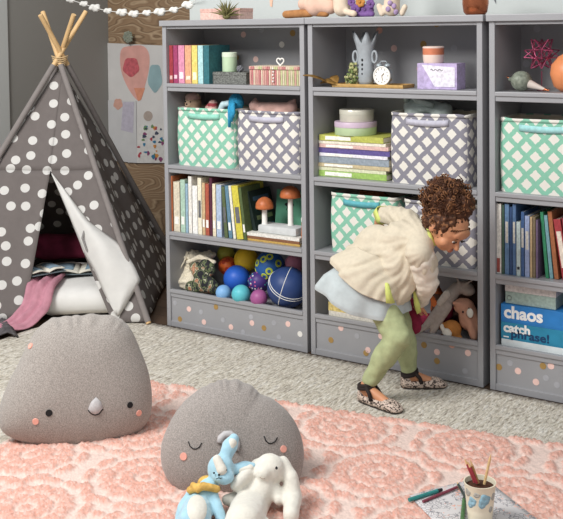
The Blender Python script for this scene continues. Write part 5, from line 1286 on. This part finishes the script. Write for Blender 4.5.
OUT = [(222, 380), (238, 380), (252, 386), (261, 394), (273, 399), (288, 412), (299, 430), (304, 452), (301, 474), (290, 490), (262, 498), (228, 500), (196, 497), (175, 488), (163, 470), (161, 448), (168, 426), (181, 405), (198, 390), (210, 384)]
n, c, o = puff('cushion_body', OUT, p0, math.radians(20), .10, 'grey_felt2', t, org, pleats=lambda a: max(0, 1-abs(((a+.5-.02) % 1)-.5)*7))
bv = bvh_of(o)
for cx, cy in ((195.5, 443), (271, 437.5)):
    line_on('closed_eye', [(cx-7, cy-1.5), (cx-5.5, cy+3), (cx-2.5, cy+5.7), (cx+.5, cy+6), (cx+4, cy+4), (cx+6.3, cy)], bv, org, t, 'black', .0019)
dot_on('cheek', 183.5, 456.5, 4, bv, org, t, 'salmon'); dot_on('cheek', 283.5, 449, 3.6, bv, org, t, 'salmon')
line_on('trunk', [(220, 443), (221, 438), (225, 434.5), (230, 434), (235, 438), (237, 444), (236, 450)], bv, org, t, 'pale_felt', .0125)

# ------------------------------------------------------------------ plush rabbits
hd = Vector((CAM.x-p0.x, CAM.y-p0.y, 0)).normalized()
def plane_pt(off): return p0+hd*off
def Bq(px, py, off, o, r=0):
    v = hitp(px, py, plane_pt(off), hd)
    if v.z < r+.028: v = PG(px, py, r+.028)
    return v-o
org = hitp(196, 512, plane_pt(.27), hd); org.z = .026
t = thing('plush_rabbit', 'small blue plush rabbit with a white belly and mustard scarf leaning on the round cushion', 'plush toy', org)
B = lambda x, y, off=.22, r=0: Bq(x, y, off, org, r)
bb_ = blob('body', [('e', B(221, 469, .20), (.046, .042, .046)), ('e', B(223, 476, .23), (.040, .03, .026)), ('l', B(224, 460, .19), .020, B(230, 446, .17), .026), ('l', B(230, 446, .17), .026, B(234, 439, .16), .018), ('l', B(234, 470, .19), .018, B(245, 468, .18), .023), ('l', B(245, 468, .18), .023, B(252, 467, .18), .017),
   ('l', B(208, 489, .22), .034, B(198, 507, .25), .048), ('l', B(198, 507, .25), .048, B(194, 522, .29, .045), .052), ('l', B(193, 492, .22), .018, B(182, 507, .26), .016), ('l', B(182, 507, .26), .016, B(180, 519, .28, .015), .018), ('l', B(212, 492, .24), .018, B(218, 508, .28), .017), ('l', B(218, 508, .28), .017, B(222, 522, .30, .015), .018),
   ('l', B(190, 524, .30, .022), .024, B(180, 528, .36, .02), .024), ('l', B(203, 526, .31, .022), .024, B(205, 532, .38, .02), .026)], 'plush_blue', t, .005, 5, .0015, 60); bb = bvh_of(bb_)
blob('white_face', [('l', B(217, 459, .225), .014, B(222, 470, .245), .017)], 'plush_white', t, .004, 3)
patch_on('belly', circ(197, 509, 10, 14), bb, org, t, 'plush_white', .003)
blob('inner_ear', [('l', B(229, 452, .185), .014, B(232, 443, .175), .017)], 'plush_white', t, .004, 3)
blob('inner_ear', [('l', B(240, 470, .195), .012, B(250, 468.5, .19), .015)], 'plush_white', t, .004, 3)
b = MB(); b.ball(B(214, 473, .246), .0035, u=8, v=6); b.ball(B(226, 470, .25), .0035, u=8, v=6); b.ball(B(219, 475, .262), (.005, .004, .003), u=8, v=6); b.tube([B(216, 479, .258), B(219, 478, .262), B(222, 479, .258)], .0012); b.tube([B(219, 476, .263), B(219, 478, .262)], .0012); obj('stitched_face', b, 'black', t, smooth='all')
o = blob('scarf', [('l', B(190, 490, .245), .012, B(203, 486, .262), .013), ('l', B(203, 486, .262), .013, B(217, 489, .255), .012), ('l', B(198, 489, .262), .013, B(193, 485, .25), .010), ('l', B(206, 485, .2), .03, B(210, 489, .21), .03)], M('mustard', '#D3AA5C', .85, .3, 50, .4), t, .004, 3)
org = hitp(262, 512, plane_pt(.25), hd); org.z = .026
t = thing('plush_rabbit', 'white floppy-eared plush rabbit lying against the round cushion', 'plush toy', org)
B = lambda x, y, off=.20, r=0: Bq(x, y, off, org, r)
blob('body', [('e', B(270, 469, .17), (.052, .045, .050)), ('e', B(264, 473, .20), (.030, .03, .030)), ('l', B(283, 462, .155), .020, B(291, 478, .19), .024), ('l', B(291, 478, .19), .025, B(293, 497, .22), .030), ('l', B(293, 497, .22), .030, B(291, 516, .26, .026), .026), ('l', B(257, 464, .16), .018, B(246, 475, .20), .022), ('l', B(246, 475, .20), .022, B(236, 485, .235), .020),
   ('l', B(262, 488, .19), .050, B(250, 506, .22), .060), ('l', B(250, 506, .22), .060, B(244, 524, .26, .05), .062), ('l', B(247, 490, .2), .022, B(232, 500, .22), .022), ('l', B(232, 500, .22), .022, B(227, 500, .22), .018), ('l', B(275, 490, .2), .022, B(279, 500, .23), .018), ('l', B(240, 528, .3, .028), .03, B(232, 532, .36, .026), .028), ('l', B(262, 526, .28, .028), .03, B(268, 532, .36, .026), .028)],
   'plush_white', t, .0055, 6, .0015, 45)
b = MB(); b.ball(B(276.5, 468, .225), (.0045, .004, .005), u=10, v=8); obj('eye', b, 'black', t, smooth='all')
b = MB(); b.tube([B(260, 477, .24), B(262, 479, .24), B(265, 478.5, .24)], .0014); obj('mouth_stitch', b, M('taupe', '#A99A8C'), t, smooth='all')

# ------------------------------------------------------------------ cup, sheet and pencils
RZ = .0275
def colouring():
    t = NT('line_drawing'); t.p.inputs['Roughness'].default_value = .8
    v = t.n('ShaderNodeTexVoronoi', feature='DISTANCE_TO_EDGE'); v.inputs['Scale'].default_value = 75; t.l(t.coord(), v.inputs['Vector'])
    k = t.math('LESS_THAN', v.outputs['Distance'], .06); k2 = t.math('GREATER_THAN', t.noise(14, 2), .47)
    t.base(t.mix(t.math('MULTIPLY', k, k2), lin('#CFCBCB'), lin('#8E8C90'))); return t.m
cor = [PG(409, 496, RZ), PG(481, 476, RZ), PG(548, 527, RZ), PG(462, 550, RZ)]; o0 = cor[0]; rows = []
for i in range(13):
    r = []
    for j in range(13):
        u, v = i/12, j/12; q = (cor[0]*(1-u)+cor[1]*u)*(1-v)+(cor[3]*(1-u)+cor[2]*u)*v; q = Vector((q.x, q.y, RZ+.0012*math.sin(u*7+v*5))); r.append(q-o0)
    rows.append(r)
b = MB(); b.grid(rows); o = obj('colouring_sheet', b, colouring(), smooth='all', loc=o0, solid=.002); tag(o, 'black and white colouring sheet lying on the pink rug under the cup', 'paper')
cb = PG(480, 520, RZ+.003); zc_ = RZ+.0032
t = thing('paper_cup', 'cream cup with blue blotches holding pencils on the colouring sheet', 'cup', (cb.x, cb.y, zc_))
H_, r0, r1 = .125, .037, .050
cup_m = M('cup_cream', '#E6DFC8', .5, .03, 10)
obj('cup_body', MB().lathe([(0, 0), (r0, 0), (r0+.001, .004), (r1, H_-.003), (r1+.0015, H_), (r1-.002, H_), (r0+.004, .03), (0, .03)], seg=48), cup_m, t, smooth=True)
def cupp(az, z, s=1.0): r = r0+(r1-r0)*z/H_; return Vector(((r+.0006)*math.cos(az), (r+.0006)*math.sin(az), z))
az0 = math.atan2(CAM.y-cb.y, CAM.x-cb.x)
for (da, z, ra, rz, mm) in ((.35, .085, .40, .019, 'blotch_blue'), (.18, .072, .28, .015, 'blotch_blue'), (-.55, .075, .30, .016, 'blotch_blue'), (-.75, .062, .25, .010, 'blotch_blue'), (1.1, .09, .25, .012, 'blotch_grey'), (-.9, .10, .25, .012, 'blotch_grey'), (-.2, .1, .22, .008, 'blotch_grey'), (.9, .05, .2, .01, 'blotch_grey')):
    M('blotch_blue', '#8DB4C4', .5, .15, 60); M('blotch_grey', '#A8A9A2', .5, .2, 60)
    rows = [[cupp(az0+da+ra*f*math.cos(a)*(1+.15*math.sin(4*a)), z+rz*f*math.sin(a)*(1+.15*math.cos(3*a))) for a in np.linspace(0, 2*PI, 17)] for f in (0.01, .5, 1)]
    b = MB(); b.grid(rows); obj('painted_blotch', b, mm, t, smooth='all', solid=.0006)
obj('pencil_filling', MB().lathe([(0, .09), (.0455, .110), (0, .118)], seg=24), M('dark_filling', '#4A2C1E', .9, .4, 90, .6), t)
def pencil(label, a, b_, hx, r=.004, grp=None, tip=True, nm='pencil'):
    a = Vector(a); b_ = Vector(b_); d = (b_-a); L = d.length; t = thing(nm, label, nm, a, group=grp, rot=d.to_track_quat('Z', 'Y').to_euler())
    obj('barrel', MB().cone((0, 0, 0), (0, 0, L-.02), r, r, seg=8), bookmat(hx), t)
    if tip: obj('sharpened_tip', MB().cone((0, 0, L-.02), (0, 0, L), r, .0006, seg=8), 'pole_wood', t)
    else: obj('cap', MB().cone((0, 0, L-.02), (0, 0, L), r*.98, r*.7, seg=12), bookmat('2b2b2e'), t)
    return t
hdc = Vector((CAM.x-cb.x, CAM.y-cb.y, 0)).normalized()
def CP(x, y, off=0): return hitp(x, y, cb+hdc*off, hdc)
for lab, tipx, tipy, bx, by, off, hx in (('crimson pencil leaning furthest left in the cup', 464.5, 458, 474, 481, .012, 'B23A44'), ('dark red pencil beside the crimson one in the cup', 467.5, 461, 476.5, 482, .016, 'A8323C'), ('tan pencil leaning left behind the red ones in the cup', 470, 459.5, 478, 482, .005, 'B98A4E'), ('pale wooden pencil leaning right in the cup', 491, 454, 484.5, 483, .02, 'DDB87C')):
    tp_ = CP(tipx, tipy, off); bp = CP(bx, by, off); d = (bp-tp_).normalized(); bp = bp+d*.004; pencil(lab, bp, tp_, hx, .0042, 'pencils in the cup')
zz = RZ+.0085
pencil('teal marker at the left edge of the colouring sheet', PG(409, 500, zz), PG(442, 489.5, zz), '2F8C88', .0068, 'pens on the sheet', False, 'marker')
pencil('maroon pencil lying beside the teal marker', PG(423, 501.5, RZ+.0075), PG(461, 485.5, RZ+.0075), '8A3A4C', .0048, 'pens on the sheet', True, 'pencil')
pencil('green marker standing out at the left of the cup on the sheet', PG(462, 522, zz), PG(464.5, 497, zz), '4E7A48', .0068, 'pens on the sheet', False, 'marker')
pencil('dark charcoal pencil crossing the maroon one beside the cup', PG(467, 501, RZ+.0165), PG(457, 482, RZ+.015), '3A4440', .0045, 'pens on the sheet', True, 'pencil')

bpy.data.scenes.remove(TMPS)
